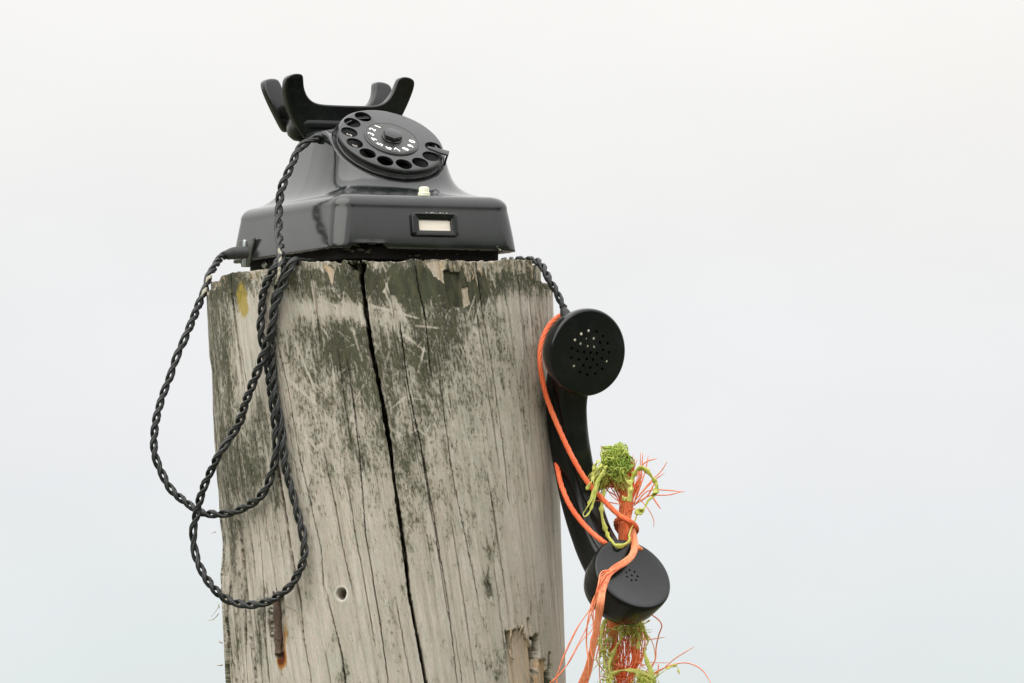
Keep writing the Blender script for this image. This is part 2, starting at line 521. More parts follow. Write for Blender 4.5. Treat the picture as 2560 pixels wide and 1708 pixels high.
def rust_material():
    t = NT('rusty_iron'); co = t.coord()
    n = t.noise(co, 420, 6, 0.7)
    t.set(Base_Color=t.ramp(n, [(0.3, (0.035, 0.022, 0.016)), (0.55, (0.115, 0.075, 0.055)), (0.75, (0.19, 0.14, 0.10))]), Roughness=0.85)
    t.bump(n, 0.7, 0.001)
    return t.m
M_RUST = rust_material()

def sand_material():
    t = NT('dark_salt_meadow'); co = t.coord()
    n = t.noise(co, 0.6, 5, 0.6); n2 = t.noise(co, 40, 4, 0.6)
    c = t.ramp(n, [(0.3, (0.040, 0.048, 0.022)), (0.7, (0.085, 0.090, 0.045))])
    t.set(Base_Color=t.mix(t.math('MULTIPLY', n2, 0.3), c, (0.10, 0.085, 0.055)), Roughness=0.95)
    t.bump(n2, 0.5, 0.02)
    return t.m

# ------------------------------------------------------------------ ground (below the frame; the post stands in it)
gn = 60
gx = np.sign(np.linspace(-1, 1, gn)) * np.abs(np.linspace(-1, 1, gn)) ** 3 * 2500
GX, GY = np.meshgrid(gx, gx)
GZ = (vnoise(GX * 0.5 + 9, GY * 0.5 + 3, 5) - 0.5) * 0.10 * np.exp(-(GX**2 + GY**2) / 4000) - 0.02
v, q = grid_mesh(np.stack([GX, GY, GZ], -1), close_u=False)
M_GROUND = sand_material()
tag(link('ground', np_mesh(v, q), M_GROUND), kind='structure')
# unseen hills added behind the camera, shaped to darken the phone's reflections
hz = np.linspace(-1, 1, 160) * R_(100)
prof_r = np.array([32, 36, 40, 44, 50, 60, 80.0]); prof_h = np.array([-0.5, 4.0, 9.5, 12.0, 12.6, 10.0, -1.0])
HR = prof_r[:, None] * (1 + 0.06 * np.sin(hz * 7))[None]
HH = prof_h[:, None] * (0.85 + 0.3 * fbm(hz * 6 + 20, hz * 0 + 2, 12, 4))[None] * smooth(R_(100), R_(80), np.abs(hz))[None] * (1 + 0.42 * np.exp(-((hz - R_(52)) / R_(26)) ** 2))[None] + (fbm(hz[None] * 40, HR * 0.4, 15, 3) - 0.5) * 1.2  # taller at the right rear, so the phone's front reflects dark
v, q = grid_mesh(np.stack([HR * np.sin(hz)[None], -HR * np.cos(hz)[None], HH - 0.4], -1), close_u=False)
tag(link('unseen_hills', np_mesh(v, q), M_GROUND), kind='structure')

# ------------------------------------------------------------------ the wooden post
Z_TOP = 1.9005
def axis_x(z):                      # the post leans a little: its axis moves right going down
    return -0.0925 + (Z_TOP - z) * 0.040
R0 = 0.1212
def radius(z):
    return R0 - 0.010 * (Z_TOP - z)
TW = 1.12                           # spiral grain, radians per metre
def twist(z):
    return TW * (Z_TOP - np.maximum(z, 1.2))

def surf_theta(px, py, off=0.0):
    """Angle and height on the smooth post (or off metres outside it) of photo pixel (px,py), front half."""
    Y = -0.08
    for _ in range(14):
        p = at(px, py, Y)
        r = radius(p[2]) + off
        s = np.clip((p[0] - axis_x(p[2])) / r, -0.999, 0.999)
        Y = -r * math.sqrt(1 - s * s)
    return math.asin(s), p[2]

def surf(px, py, off=0.0):
    th, z = surf_theta(px, py, off)
    r = radius(z) + off
    return np.array([axis_x(z) + r * math.sin(th), -r * math.cos(th), z])

NC_F, NC_B, NR_F, NR_B = 1060, 70, 450, 26
s_front = np.linspace(-2.15, 1.75, NC_F)
s_back = np.linspace(1.75, 2 * math.pi - 2.15, NC_B + 2)[1:-1]
S1 = np.r_[s_front, s_back]
NCt = len(S1)
# height of the sawn top along the rim, read off the photo
rim_px = [(530, 704), (545, 690), (575, 686), (660, 674), (700, 662), (760, 657), (820, 655), (900, 652),
          (1000, 654), (1100, 652), (1200, 652), (1300, 652), (1340, 653), (1352, 657)]
rt = [surf_theta(*p) for p in rim_px]
r_th = np.array([a for a, _ in rt]); r_z = np.array([b for _, b in rt])
th_all = (S1 + math.pi) % (2 * math.pi) - math.pi
ord_th = np.r_[r_th[-1] - 2 * math.pi, r_th, r_th[0] + 2 * math.pi]
ord_z = np.r_[r_z[-1], r_z, r_z[0]]
ztop = np.interp(th_all, ord_th, ord_z)
ztop += (vnoise(S1 * 11, S1 * 0 + 1.3, 22) - 0.5) * 0.003 + (fbm(S1 * 37, S1 * 0 + 3.3, 21, 4) - 0.5) * 0.0028 - 0.0030 * np.clip(vnoise(S1 * 23, S1 * 0 + 8, 24) - 0.72, 0, 1) / 0.28

zlow = 1.575
tf = np.linspace(0, 1, NR_F)
rows_front = zlow + (ztop[None] - zlow) * tf[:, None]
zb = np.linspace(-0.25, zlow, NR_B, endpoint=False)
Zg = np.vstack([np.broadcast_to(zb[:, None], (NR_B, NCt)), rows_front])
Sg = np.broadcast_to(S1[None], Zg.shape)
THg = Sg + twist(Zg)
Rg = radius(Zg)
AXg = axis_x(Zg)
base_P = np.stack([AXg + Rg * np.sin(THg), -Rg * np.cos(THg), Zg], -1)
PX, PY = project(base_P.reshape(-1, 3))
PX, PY = PX.reshape(Zg.shape), PY.reshape(Zg.shape)
FRONT = np.cos(THg) > -0.05
U, V = Sg * R0, Zg
D = np.zeros_like(Zg)                                   # inward carving, metres
DC_ = np.zeros_like(Zg)                                 # cracks, which run in towards an off-centre pith
fresh = np.zeros_like(Zg); algae = np.zeros_like(Zg); lichen = np.zeros_like(Zg)
rust = np.zeros_like(Zg); bleach = np.zeros_like(Zg)

# weathered relief: swells, ridges between growth rings, rough left flank
D -= (fbm(U * 14, V * 3.2, 31, 3) - 0.5) * 0.0045
D -= (vnoise(U * 190, V * 7, 35) - 0.5) * 0.0003
D -= (vnoise(U * 520, V * 22, 36) - 0.5) * 0.0004
thn0 = (THg + math.pi) % (2 * math.pi) - math.pi
edge_l = smooth(-0.85, -1.3, thn0) * smooth(-2.4, -2.0, thn0)
D += edge_l * ((fbm(U * 9, V * 17, 39, 3) - 0.5) * 0.0075 - 0.0012)
rough_left = smooth(700, 585, PX) * smooth(1150, 1420, PY) * FRONT
D += rough_left * (np.abs(vnoise(U * 230, V * 11, 37) - 0.5) ** 0.7 * 0.004 + (vnoise(U * 95, V * 6, 38) > 0.62) * 0.0022)

def crack(pts, depth, wscale=1.0):
    """Carve a split along photo waypoints (px, py, width in px)."""
    q = [(*surf_theta(a, b), w) for a, b, w in pts]
    zz = np.array([k[1] for k in q]); ss = np.array([k[0] for k in q]) - twist(zz); ww = np.array([k[2] for k in q]) * PXM * wscale
    o = np.argsort(zz); zz, ss, ww = zz[o], ss[o], ww[o]
    carve(zz, ss, ww, depth)

def carve(zz, ss, ww, depth):
    ww = np.where(ww < 4 * PXM, ww * 0.56, ww)
    sel = np.where((Zg[:, 0] > zz[0] - 0.012) & (Zg[:, 0] < zz[-1] + 0.02))[0]
    if len(sel) == 0: return
    r0, r1 = sel[0], sel[-1] + 1
    Zs = Zg[r0:r1]
    sc = np.interp(Zs, zz, ss)
    k = RNG.rand() * 50
    sc = sc + (vnoise(Zs * 60 + k, Zs * 0 + k, 41) - 0.5) * 0.0045 + (vnoise(Zs * 330 + k, Zs * 0, 42) - 0.5) * 0.0018
    hw = np.interp(Zs, zz, ww) * 0.5 * (0.75 + 0.5 * vnoise(Zs * 260 + k, Zs * 0 + 7, 43))
    depth = depth * (0.6 + 0.8 * vnoise(Zs * 120 + k, Zs * 0 + 3, 44))
    fade = smooth(zz[0] - 0.010, zz[0] + 0.012, Zs) * smooth(zz[-1] + 0.010, zz[-1] - 0.004, Zs)
    if zz[-1] > 1.885: fade = smooth(zz[0] - 0.010, zz[0] + 0.012, Zs)
    ds = np.abs(Sg[r0:r1] - sc) * R0
    prof = np.clip(1 - (ds / np.maximum(hw, 2.3e-4)) ** 3, 0, 1) ** 0.5
    DC_[r0:r1] = np.maximum(DC_[r0:r1], prof * fade * depth)

crack([(897, 640, 9), (904, 690, 10), (915, 780, 10.5), (930, 880, 10), (945, 950, 9), (962, 1040, 11), (975, 1120, 9), (985, 1200, 7),
       (1000, 1300, 10), (1015, 1400, 10), (1025, 1490, 8), (1038, 1560, 7.5), (1053, 1640, 9), (1075, 1760, 9)], 0.045)
crack([(967, 1040, 4), (974, 1100, 5), (981, 1160, 4), (986, 1210, 3)], 0.012)
crack([(572, 680, 4), (582, 760, 5), (592, 830, 6), (600, 900, 7), (607, 975, 3)], 0.018)
crack([(606, 900, 2.4), (625, 1010, 2.6), (640, 1110, 2.6), (652, 1200, 2.6), (659, 1252, 3.5), (666, 1313, 3.2), (680, 1395, 3.5), (692, 1475, 3)], 0.014)
crack([(690, 830, 2.2), (695, 870, 2.6), (720, 970, 2.6), (740, 1090, 2.8), (751, 1150, 2.6), (766, 1215, 2.4), (783, 1290, 2.6), (803, 1370, 2.4), (808, 1460, 2)], 0.014)
crack([(1035, 650, 2.6), (1050, 740, 3), (1064, 800, 3), (1078, 930, 2.6)], 0.016)
crack([(1190, 660, 3.2), (1195, 700, 3.4), (1205, 777, 3.4), (1224, 875, 3.2), (1244, 1012, 3.2), (1262, 1150, 3), (1269, 1230, 2.6)], 0.018)
crack([(1003, 830, 2.4), (1020, 960, 2.6), (1042, 1070, 2.6), (1060, 1150, 2.6), (1073, 1232, 2.8), (1089, 1313, 2.8), (1105, 1411, 3), (1121, 1510, 2.8), (1137, 1640, 2.8), (1150, 1750, 2.6)], 0.016)
crack([(1105, 980, 2.2), (1125, 1150, 2.4), (1149, 1272, 2.8), (1170, 1370, 2.4), (1194, 1497, 2)], 0.012)
crack([(1223, 1211, 2.4), (1239, 1313, 4), (1256, 1428, 2.6), (1268, 1518, 2.2)], 0.012)
crack([(880, 980, 2), (900, 1150, 2.2), (914, 1334, 2.2), (941, 1497, 2.2), (953, 1579, 3), (972, 1720, 2.2)], 0.010)
crack([(814, 1150, 2), (839, 1272, 2.2), (859, 1379, 2.2), (880, 1469, 2)], 0.010)
crack([(823, 1513, 4), (839, 1575, 3.4), (855, 1640, 4), (866, 1730, 5)], 0.008)
crack([(690, 1150, 6), (698, 1190, 9), (712, 1272, 6), (729, 1379, 4), (741, 1452, 8), (750, 1500, 8), (754, 1535, 3.5), (761, 1607, 3.2), (783, 1730, 3.4)], 0.014)
crack([(647, 1325, 3), (659, 1477, 4), (664, 1600, 4.5), (674, 1720, 4)], 0.007)
crack([(600, 1380, 3), (610, 1500, 4), (614, 1600, 5), (618, 1720, 4)], 0.006)
crack([(632, 1540, 3), (640, 1600, 4), (655, 1700, 3)], 0.005)
crack([(563, 1340, 3), (574, 1436, 5), (569, 1540, 11), (573, 1610, 9), (574, 1740, 8)], 0.014)
crack([(1326, 777, 2.2), (1346, 1004, 2.6), (1361, 1200, 2.6), (1364, 1300, 3), (1371, 1395, 2.8), (1386, 1530, 2.6)], 0.010)
crack([(1300, 760, 2), (1318, 950, 2), (1330, 1120, 2)], 0.004)
crack([(780, 700, 2.4), (790, 760, 2.8), (800, 860, 2.4)], 0.005)
crack([(850, 900, 2), (865, 1020, 2.2), (885, 1140, 2)], 0.004)
crack([(1141, 1600, 2.4), (1150, 1660, 3), (1160, 1730, 3)], 0.004)
crack([(527, 728, 5), (530, 768, 5)], 0.008)
crack([(1368, 745, 4), (1370, 830, 5), (1374, 900, 3)], 0.010)
crack([(1378, 735, 6), (1380, 775, 6), (1383, 860, 3)], 0.010)
for k in range(34):                                     # hairline checks all round
    z1 = 1.58 + RNG.rand() * 0.32; ln = 0.02 + RNG.rand() * 0.13
    s0 = RNG.uniform(-2.1, 1.7)
    carve(np.array([z1 - ln, z1]), np.array([s0, s0 + RNG.uniform(-0.01, 0.01)]), np.array([1, 1]) * RNG.uniform(1.4, 2.3) * PXM, RNG.uniform(0.002, 0.007))
for k in range(34):                                     # the flank at lower left has weathered into ridges and grooves
    x0, y0 = RNG.uniform(548, 700), RNG.uniform(1180, 1640); ln = RNG.uniform(40, 220); w = RNG.uniform(2, 5)
    if y0 < 1400 and x0 > 640: continue
    crack([(x0, y0, w * .6), (x0 + ln * 0.05, y0 + ln * .5, w), (x0 + ln * 0.09, y0 + ln, w * .5)], RNG.uniform(0.002, 0.008))
for s0 in (2.2, 2.7, 3.1, 3.6, 4.0):                    # splits on the far side
    carve(np.array([1.3, 1.93]), np.array([s0, s0]), np.array([20, 20]) * PXM, 0.01)

def in_poly(poly, jit=2.0, seed=50):
    x = PX + (vnoise(U * 60, V * 45, seed) - 0.5) * 3 * jit
    y = PY + (vnoise(U * 700, V * 20, seed + 1) - 0.5) * 5 * jit
    c = np.zeros(PX.shape, bool)
    n = len(poly)
    for i in range(n):
        (x1, y1), (x2, y2) = poly[i], poly[(i + 1) % n]
        if y1 == y2: continue
        c ^= ((y1 > y) != (y2 > y)) & (x < (x2 - x1) * (y - y1) / (y2 - y1) + x1)
    return c & FRONT

def pocket(poly, depth, fr=0.0, al=None, jit=2.0, seed=50, ridge=0.4):
    global D
    m = in_poly(poly, jit, seed)
    dd = depth * (1 - ridge * vnoise(U * 600, V * 25, seed + 3))
    D = np.where(m, np.maximum(D, 0) * 0.4 + dd, D)
    fresh[m] = fr
    if al is not None: algae[m] = al
    return m

# algae density, painted where the crust grows (it mottles further in the material)
def blob(x, y, rx, ry, a):
    global algae
    algae = algae + a * np.exp(-(((PX - x) / rx) ** 2 + ((PY - y) / ry) ** 2)) * FRONT
def band(y0, y1, a, x0, x1, soft=30):
    global algae
    algae = algae + a * smooth(y1, y0, PY) * smooth(x0 - soft, x0 + soft, PX) * smooth(x1 + soft, x1 - soft, PX) * FRONT
wob = (fbm(U * 20, V * 6, 77, 2) - 0.5) * 60
band(678, 775, 0.70, 490, 1420)
for b in ((930, 745, 190, 60, .30), (1000, 830, 210, 110, .34), (815, 860, 120, 110, .42), (1000, 970, 190, 150, .34), (850, 1000, 150, 150, .26),
          (1020, 1150, 190, 140, .22), (850, 1180, 140, 110, .18), (1060, 720, 100, 50, .28), (1190, 735, 120, 56, .40), (1120, 860, 90, 110, .24),
          (1250, 880, 110, 150, .16), (1330, 900, 60, 200, .12), (550, 830, 50, 150, .50), (560, 1030, 65, 180, .48), (595, 1200, 65, 160, .34), (650, 1120, 45, 160, .20), (560, 740, 70, 60, .30),
          (1240, 1300, 50, 110, .16), (1220, 1470, 18, 60, .30), (765, 1400, 18, 120, .26), (1010, 1250, 30, 130, .22), (560, 1640, 24, 130, .45),
          (690, 1250, 14, 90, .36), (655, 1560, 12, 120, .30), (1140, 1260, 80, 110, .14), (1240, 1650, 55, 60, .22),
          (560, 1330, 40, 130, .32), (862, 1690, 14, 60, .34), (1345, 760, 40, 80, .16), (1000, 1450, 420, 320, .10), (592, 1640, 13, 130, .42), (640, 1610, 9, 120, .34), (678, 1545, 9, 70, .45), (612, 1480, 8, 100, .3), (575, 1450, 9, 90, .35)):
    blob(*b)
for b in ((850, 778, 105, 20, -.55), (940, 802, 55, 20, -.40), (622, 850, 26, 95, -.55), (645, 940, 40, 60, -.35), (715, 770, 20, 60, -.2), (1285, 762, 70, 26, -.3),
          (905, 1060, 40, 50, -.15)):
    blob(*b)
algae += (fbm(U * 55, V * 20, 71, 3) - 0.5) * 0.35 * FRONT
algae += np.where(FRONT, 0.0, 0.35)
# scrapes that cut pale lines through the crust
def scrape(x0, y0, x1, y1, w=2.2, a=0.55):
    global algae
    x0m, x1m, y0m, y1m = min(x0, x1) - 8, max(x0, x1) + 8, min(y0, y1) - 8, max(y0, y1) + 8
    m = (PX > x0m) & (PX < x1m) & (PY > y0m) & (PY < y1m) & FRONT
    if not m.any(): return
    X, Y_ = PX[m], PY[m]
    dx, dy = x1 - x0, y1 - y0
    t = np.clip(((X - x0) * dx + (Y_ - y0) * dy) / (dx * dx + dy * dy), 0, 1)
    d = np.hypot(X - x0 - t * dx, Y_ - y0 - t * dy)
    algae[m] -= a * np.exp(-(d / w) ** 2)
for l in ((962, 728, 985, 780, 4), (985, 740, 1012, 800, 4), (922, 762, 1048, 796, 2.5), (1010, 838, 1064, 878, 3.5), (1040, 814, 1098, 820, 2.5), (975, 690, 960, 730, 3),
          (1080, 742, 1116, 738, 2.5, .35), (1088, 760, 1114, 757, 2.5, .3), (985, 800, 1000, 850, 3),
          (780, 700, 790, 770, 3), (740, 860, 790, 980, 2.5), (880, 820, 905, 900, 4), (1060, 870, 1045, 930, 2.5), (700, 930, 790, 1010, 2), (960, 700, 985, 760, 3)):
    scrape(*l)
for k in range(120):
    x, y = RNG.uniform(560, 1230), RNG.uniform(700, 1120)
    a = RNG.normal(0.25, 0.7); ln = RNG.uniform(12, 60)
    scrape(x, y, x + ln * math.sin(a), y + ln * math.cos(a), RNG.uniform(1.0, 2.0), RNG.uniform(0.15, 0.42))

# broken fibres along the rim, worst at the right
dz_rim = ztop[None] - Zg
thn = (THg + math.pi) % (2 * math.pi) - math.pi
h_rim = 0.0025 + 0.005 * vnoise(S1 * 55, S1 * 0 + 4, 61)
h_rim = h_rim + 0.017 * smooth(1090, 1200, PX[-1]) * (np.cos(S1) > 0) * (np.floor(vnoise(S1 * 70, S1 * 0, 62) * 6) / 6) ** 1.3
m = dz_rim < h_rim[None]
D += np.where(m, 0.0026 * (0.35 + 0.65 * vnoise(U * 500, V * 30, 63)), 0)
mr = m & (PX > 1100) & FRONT
algae[mr] = np.minimum(algae[mr], 0.15 + 0.55 * vnoise(U * 300, V * 60, 64)[mr])
fresh[mr] = 0.55 * vnoise(U * 200, V * 20, 65)[mr]
mid = m & FRONT & ~mr
algae[mid] *= 0.45 + 0.6 * vnoise(U * 120, V * 40, 66)[mid]
fresh[mid] = 0.5 * (vnoise(U * 60, V * 20, 68)[mid] > 0.6)

# shallow slab lost right of the middle, dark behind
pocket([(1107, 672), (1150, 684), (1154, 766), (1122, 772), (1113, 720)], 0.0030, 0, 0.95, 2, 70)
pocket([(1154, 716), (1170, 720), (1176, 762), (1160, 766)], 0.0008, 0.4, 0.05, 2, 72)
pocket([(1060, 650), (1108, 650), (1112, 712), (1085, 690)], 0.0010, 0.5, 0.15, 2, 74)
pocket([(806, 660), (838, 672), (830, 716), (822, 690)], 0.0008, 0.8, 0.1, 1.5, 75)
pocket([(868, 655), (918, 655), (914, 680), (900, 690), (884, 676)], 0.020, 0, 0.9, 3, 76)
# lower right: the outer layer has torn off in steps, tan wood underneath
pocket([(1262, 1580), (1276, 1576), (1292, 1574), (1303, 1566), (1312, 1572), (1322, 1600), (1331, 1628), (1335, 1700), (1345, 1800), (1272, 1800), (1268, 1640)], 0.0032, 0.62, 0.05, 2.5, 80, 0.25)
pocket([(1262, 1580), (1276, 1576), (1280, 1610), (1272, 1650), (1266, 1620)], 0.0062, 0.1, 0.45, 2, 82)
pocket([(1284, 1574), (1292, 1574), (1294, 1600), (1286, 1606)], 0.0060, 0.1, 0.4, 1.5, 83)
pocket([(1318, 1546), (1325, 1545), (1330, 1598), (1326, 1604)], 0.0038, 0.5, 0.2, 1.5, 84)
pocket([(1328, 1596), (1336, 1584), (1345, 1583), (1351, 1620), (1352, 1660), (1346, 1690), (1332, 1640)], 0.0100, 0, 0.75, 2, 85)
pocket([(1330, 1640), (1346, 1690), (1346, 1800), (1334, 1800)], 0.0058, 0.4, 0.35, 2, 86)
pocket([(1347, 1652), (1366, 1648), (1372, 1710), (1376, 1800), (1346, 1800)], 0.0028, 1.0, 0, 2, 87, 0.6)
pocket([(1368, 1634), (1376, 1631), (1379, 1680), (1390, 1800), (1374, 1800), (1367, 1690)], 0.0085, 0, 0.8, 1.5, 88)
pocket([(1221, 1420), (1226, 1450), (1232, 1490), (1226, 1506), (1217, 1486), (1214, 1452)], 0.0028, 0, 0.5, 2, 89)
# left flank: rotten pocket and the slot that holds the pin
pocket([(556, 1540), (571, 1528), (577, 1600), (570, 1690), (574, 1800), (560, 1800)], 0.0100, 0, 0.85, 4, 90)
pocket([(672, 1500), (708, 1490), (712, 1560), (708, 1640), (690, 1648), (680, 1600)], 0.0046, 0, 0.3, 1.5, 91)
pocket([(688, 1632), (708, 1630), (708, 1644), (692, 1646)], 0.0080, 0, 0, 1.5, 92)
rust += 0.72 * np.exp(-(((PX - 709) / 9) ** 2 + ((PY - 1590) / 62) ** 2)) * FRONT
rust += 1.0 * np.exp(-(((PX - 701) / 8) ** 2 + ((PY - 1646) / 14) ** 2)) * FRONT
rust += 0.55 * np.exp(-(((PX - 705) / 14) ** 2 + ((PY - 1655) / 26) ** 2)) * FRONT
lichen += 1.0 * np.exp(-(((PX - 606 - (PY - 755) * 0.06) / 15) ** 2 + ((PY - 755) / 44) ** 2) ** 1.4) * FRONT
lichen += 0.35 * np.exp(-(((PX - 640) / 30) ** 2 + ((PY - 690) / 30) ** 2)) * FRONT
lichen += 0.42 * np.exp(-(((PX - 1130) / 110) ** 2 + ((PY - 665) / 12) ** 2)) * FRONT
fresh += 0.4 * np.exp(-(((PX - 1335) / 18) ** 2 + ((PY - 690) / 26) ** 2)) * FRONT
rust += 0.38 * np.exp(-(((PX - 1342) / 9) ** 2 + ((PY - 672) / 22) ** 2)) * FRONT
# knot hole with a bleached lip
kd = np.hypot((PX - 853) / 1.0, (PY - 1485) / 1.12)
kd = kd + (vnoise(U * 300, V * 200, 95) - 0.5) * 2.5
D = np.where(FRONT, D * smooth(10, 26, kd), D)
DC_ = np.where(FRONT, DC_ * smooth(12, 24, kd), DC_)
D += FRONT * (smooth(13.0, 9.5, kd) * 0.022 - 0.0003 * np.exp(-((kd - 14.5) / 4.5) ** 2))
bleach += FRONT * 0.62 * np.exp(-((kd - 15.0) / 3.2) ** 2) * (0.4 + 0.9 * vnoise(U * 160, V * 160, 96))
algae *= np.where(FRONT, smooth(10, 40, kd), 1)
# corners lost at the top left and right (seen in the outline)
right = smooth(1.05, 1.22, thn) * smooth(2.4, 2.1, thn)
z_r = surf_theta(1378, 722)[1] + (vnoise(S1 * 50, S1 * 0 + 9, 97) - 0.5) * 0.009
D = np.maximum(D, right * 0.0088 * (Zg > z_r[None]))
left = smooth(-0.95, -1.12, thn) * smooth(-2.3, -2.1, thn)
z_l = surf_theta(515, 735)[1] + (vnoise(S1 * 60, S1 * 0 + 2, 98) - 0.5) * 0.006
D = np.maximum(D, left * 0.0034 * (Zg > z_l[None]))

Rf = Rg - D
Pw = np.stack([AXg + Rf * np.sin(THg), -Rf * np.cos(THg), Zg], -1)
wk = smooth(1.35, 1.75, np.abs(thn))
ca_ = thn * (0.30 * (1 - wk) + wk)
DC_ = np.minimum(DC_, 0.06)
Pw[..., 0] -= DC_ * np.sin(ca_); Pw[..., 1] += DC_ * np.cos(ca_)
# sawn end: rings running in from the rim, a little dished and splintery
ring_r = np.array([0.965, 0.90, 0.8, 0.65, 0.45, 0.25, 0.08])
top_z0 = at(943, 674, 0.0)[2]
rim = Pw[-1]
cen = np.array([axis_x(Z_TOP), 0.0, top_z0 - 0.0005])
caps = []
for i, rr in enumerate(ring_r):
    P = cen[None] + (rim - cen[None]) * rr
    lev = cen[2] + (P[:, 0] - cen[0]) * 0.030
    k = min(1.0, (1 - rr) / 0.2)
    P[:, 2] = P[:, 2] * (1 - k) + lev * k - 0.0012 + (vnoise(P[:, 0] * 300, P[:, 1] * 300, 99) - 0.5) * 0.002
    caps.append(P)
ALL = np.concatenate([Pw, np.stack(caps)], 0)
verts, quads = grid_mesh(ALL)
verts = np.vstack([verts, cen[None] - [0, 0, 0.001]])
me = np_mesh(verts, quads)
bm = bmesh.new(); bm.from_mesh(me); bm.verts.ensure_lookup_table()
nlast = len(verts) - 1
for k in range(NCt):
    a = (ALL.shape[0] - 1) * NCt
    f = bm.faces.new((bm.verts[a + k], bm.verts[a + (k + 1) % NCt], bm.verts[nlast])); f.smooth = True
bm.to_mesh(me); bm.free()
extra = ALL.shape[0] - Zg.shape[0]
def put_attr(name, arr, top):
    full = np.r_[np.clip(arr, -1, 1.5).ravel(), np.full(extra * NCt + 1, top)].astype(np.float32)
    me.attributes.new(name, 'FLOAT', 'POINT').data.foreach_set('value', full)
put_attr('algae', algae, 0.35); put_attr('fresh', np.clip(fresh, 0, 1), 0.2); put_attr('lichen', lichen, 0.1)
put_attr('rust', rust, 0.0); put_attr('bleach', np.clip(bleach, 0, 1), 0.0)
uvfull = np.stack([np.r_[np.broadcast_to(U, Zg.shape).ravel(), (ALL[Zg.shape[0]:, :, 0]).ravel(), 0],
                   np.r_[V.ravel(), (ALL[Zg.shape[0]:, :, 1]).ravel() + 5, 5]], 1)
uvl = me.uv_layers.new(name='UVMap')
li = np.empty(len(me.loops), np.int32); me.loops.foreach_get('vertex_index', li)
uvl.data.foreach_set('uv', uvfull[li].astype(np.float32).ravel())
post = empty('wooden_post', (axis_x(0.0), 0, 0), 'thick weathered grey timber post with a deep split, cracks and dark algae', 'post')
def child_world(o, par):
    o.parent = par
    o.matrix_parent_inverse = Matrix.LocRotScale(par.location, par.rotation_euler, None).inverted()
    return o
child_world(link('timber', me, M_WOOD), post)

# rusty pin sunk in its slot
pa, pb = surf(691, 1470, -0.0030), surf(697, 1636, -0.0016)
C, s_ = catmull([pa, (pa + pb) / 2 + [0.0004, 0, 0], pb], 0.0015)
rr = 0.0027 + 0.0004 * np.sin(np.linspace(0, 19, len(C))) + 0.0003 * RNG.rand(len(C))
T_ = Tubes(); T_.add(C, rr, 10)
tag(child_world(T_.build('rusty_pin', M_RUST), post), 'rusty iron pin rotting out of the left flank')
# splinters and fibres that stand off the wood
def splinter(pts, r0, mat=M_SPLIT, flat=0.45):
    C, s_ = catmull(pts, 0.0012)
    t = np.linspace(0, 1, len(C))
    T_ = Tubes(); T_.add(C, r0 * (1 - t * 0.75) * (0.85 + 0.3 * RNG.rand(len(C))), 5, flat)
    child_world(T_.build('splinter', mat), post)
for pts, r in (([surf(1309, 1563, 0), surf(1300, 1580, .0012), surf(1293, 1606, -.001)], .0010),
               ([surf(1277, 1570, 0), surf(1277, 1590, .0012), surf(1273, 1622, -.002)], .0008),
               ([surf(1282, 1580, -.003), surf(1281, 1602, 0), surf(1278, 1626, -.001)], .0011),
               ([surf(1310, 1580, .0005), surf(1318, 1600, .0012), surf(1328, 1628, -.001)], .0008),
               ([surf(1273, 1625, -.002), surf(1279, 1645, .0005), surf(1285, 1650, -.001)], .0011),
               ([surf(1181, 700, 0), surf(1184, 690, .002), surf(1180, 678, .001)], .0012),
               ([surf(1196, 672, 0), surf(1204, 684, .002), surf(1208, 690, .001)], .0013),
               ([surf(712, 1515, 0), surf(740, 1530, .0005), surf(748, 1560, 0)], .0004)):
    splinter(pts, r)
for pts in ([(546, 1535, -.03), (534, 1548, -.02), (520, 1552, -.01)], [(548, 1512, -.03), (540, 1528, -.02), (528, 1542, -.02)], [(549, 1520, -.03), (544, 1505, -.02)],
            [(540, 1330, -.03), (533, 1332, -.02), (528, 1335, -.02)], [(557, 1663, -.03), (549, 1664, -.03), (542, 1663, -.02)], [(556, 1608, -.03), (550, 1606, -.03), (548, 1600, -.02)]):
    splinter([at(*p) for p in pts], .0005)

# ------------------------------------------------------------------ the telephone
PSI = R_(25.0)
PHONE = at(933, 646, 0.0)
phone = empty('rotary_telephone', PHONE, 'glossy black rotary dial telephone standing on top of the wooden post, its cradle empty', 'telephone', (0, R_(-0.5), PSI))

HX, HY = 0.0702, 0.0932
NPH = 420
phi = np.linspace(0, 2 * np.pi, NPH, endpoint=False)
def ray_poly(poly, c=(0, 0)):
    """Where rays at angles phi from c leave a closed outline."""
    P = np.asarray(poly) - np.asarray(c)
    ang = np.unwrap(np.arctan2(P[:, 1], P[:, 0]))
    r = np.hypot(P[:, 0], P[:, 1])
    if ang[-1] < ang[0]: ang, P = ang[::-1], P[::-1]
    # dense resample then interpolate on angle
    Q = np.vstack([P, P[:1]])
    L = np.r_[0, np.cumsum(np.hypot(*np.diff(Q, axis=0).T))]
    s = np.linspace(0, L[-1], 6000)
    x, y = np.interp(s, L, Q[:, 0]), np.interp(s, L, Q[:, 1])
    a = np.arctan2(y, x) % (2 * np.pi); o = np.argsort(a)
    rr = np.interp(phi, a[o], np.hypot(x, y)[o], period=2 * np.pi)
    return np.stack([rr * np.cos(phi) + c[0], rr * np.sin(phi) + c[1]], 1)

def rr_loop(inset, rc):
    return ray_poly(rounded_rect(HX - inset, HY - inset, rc, 12))

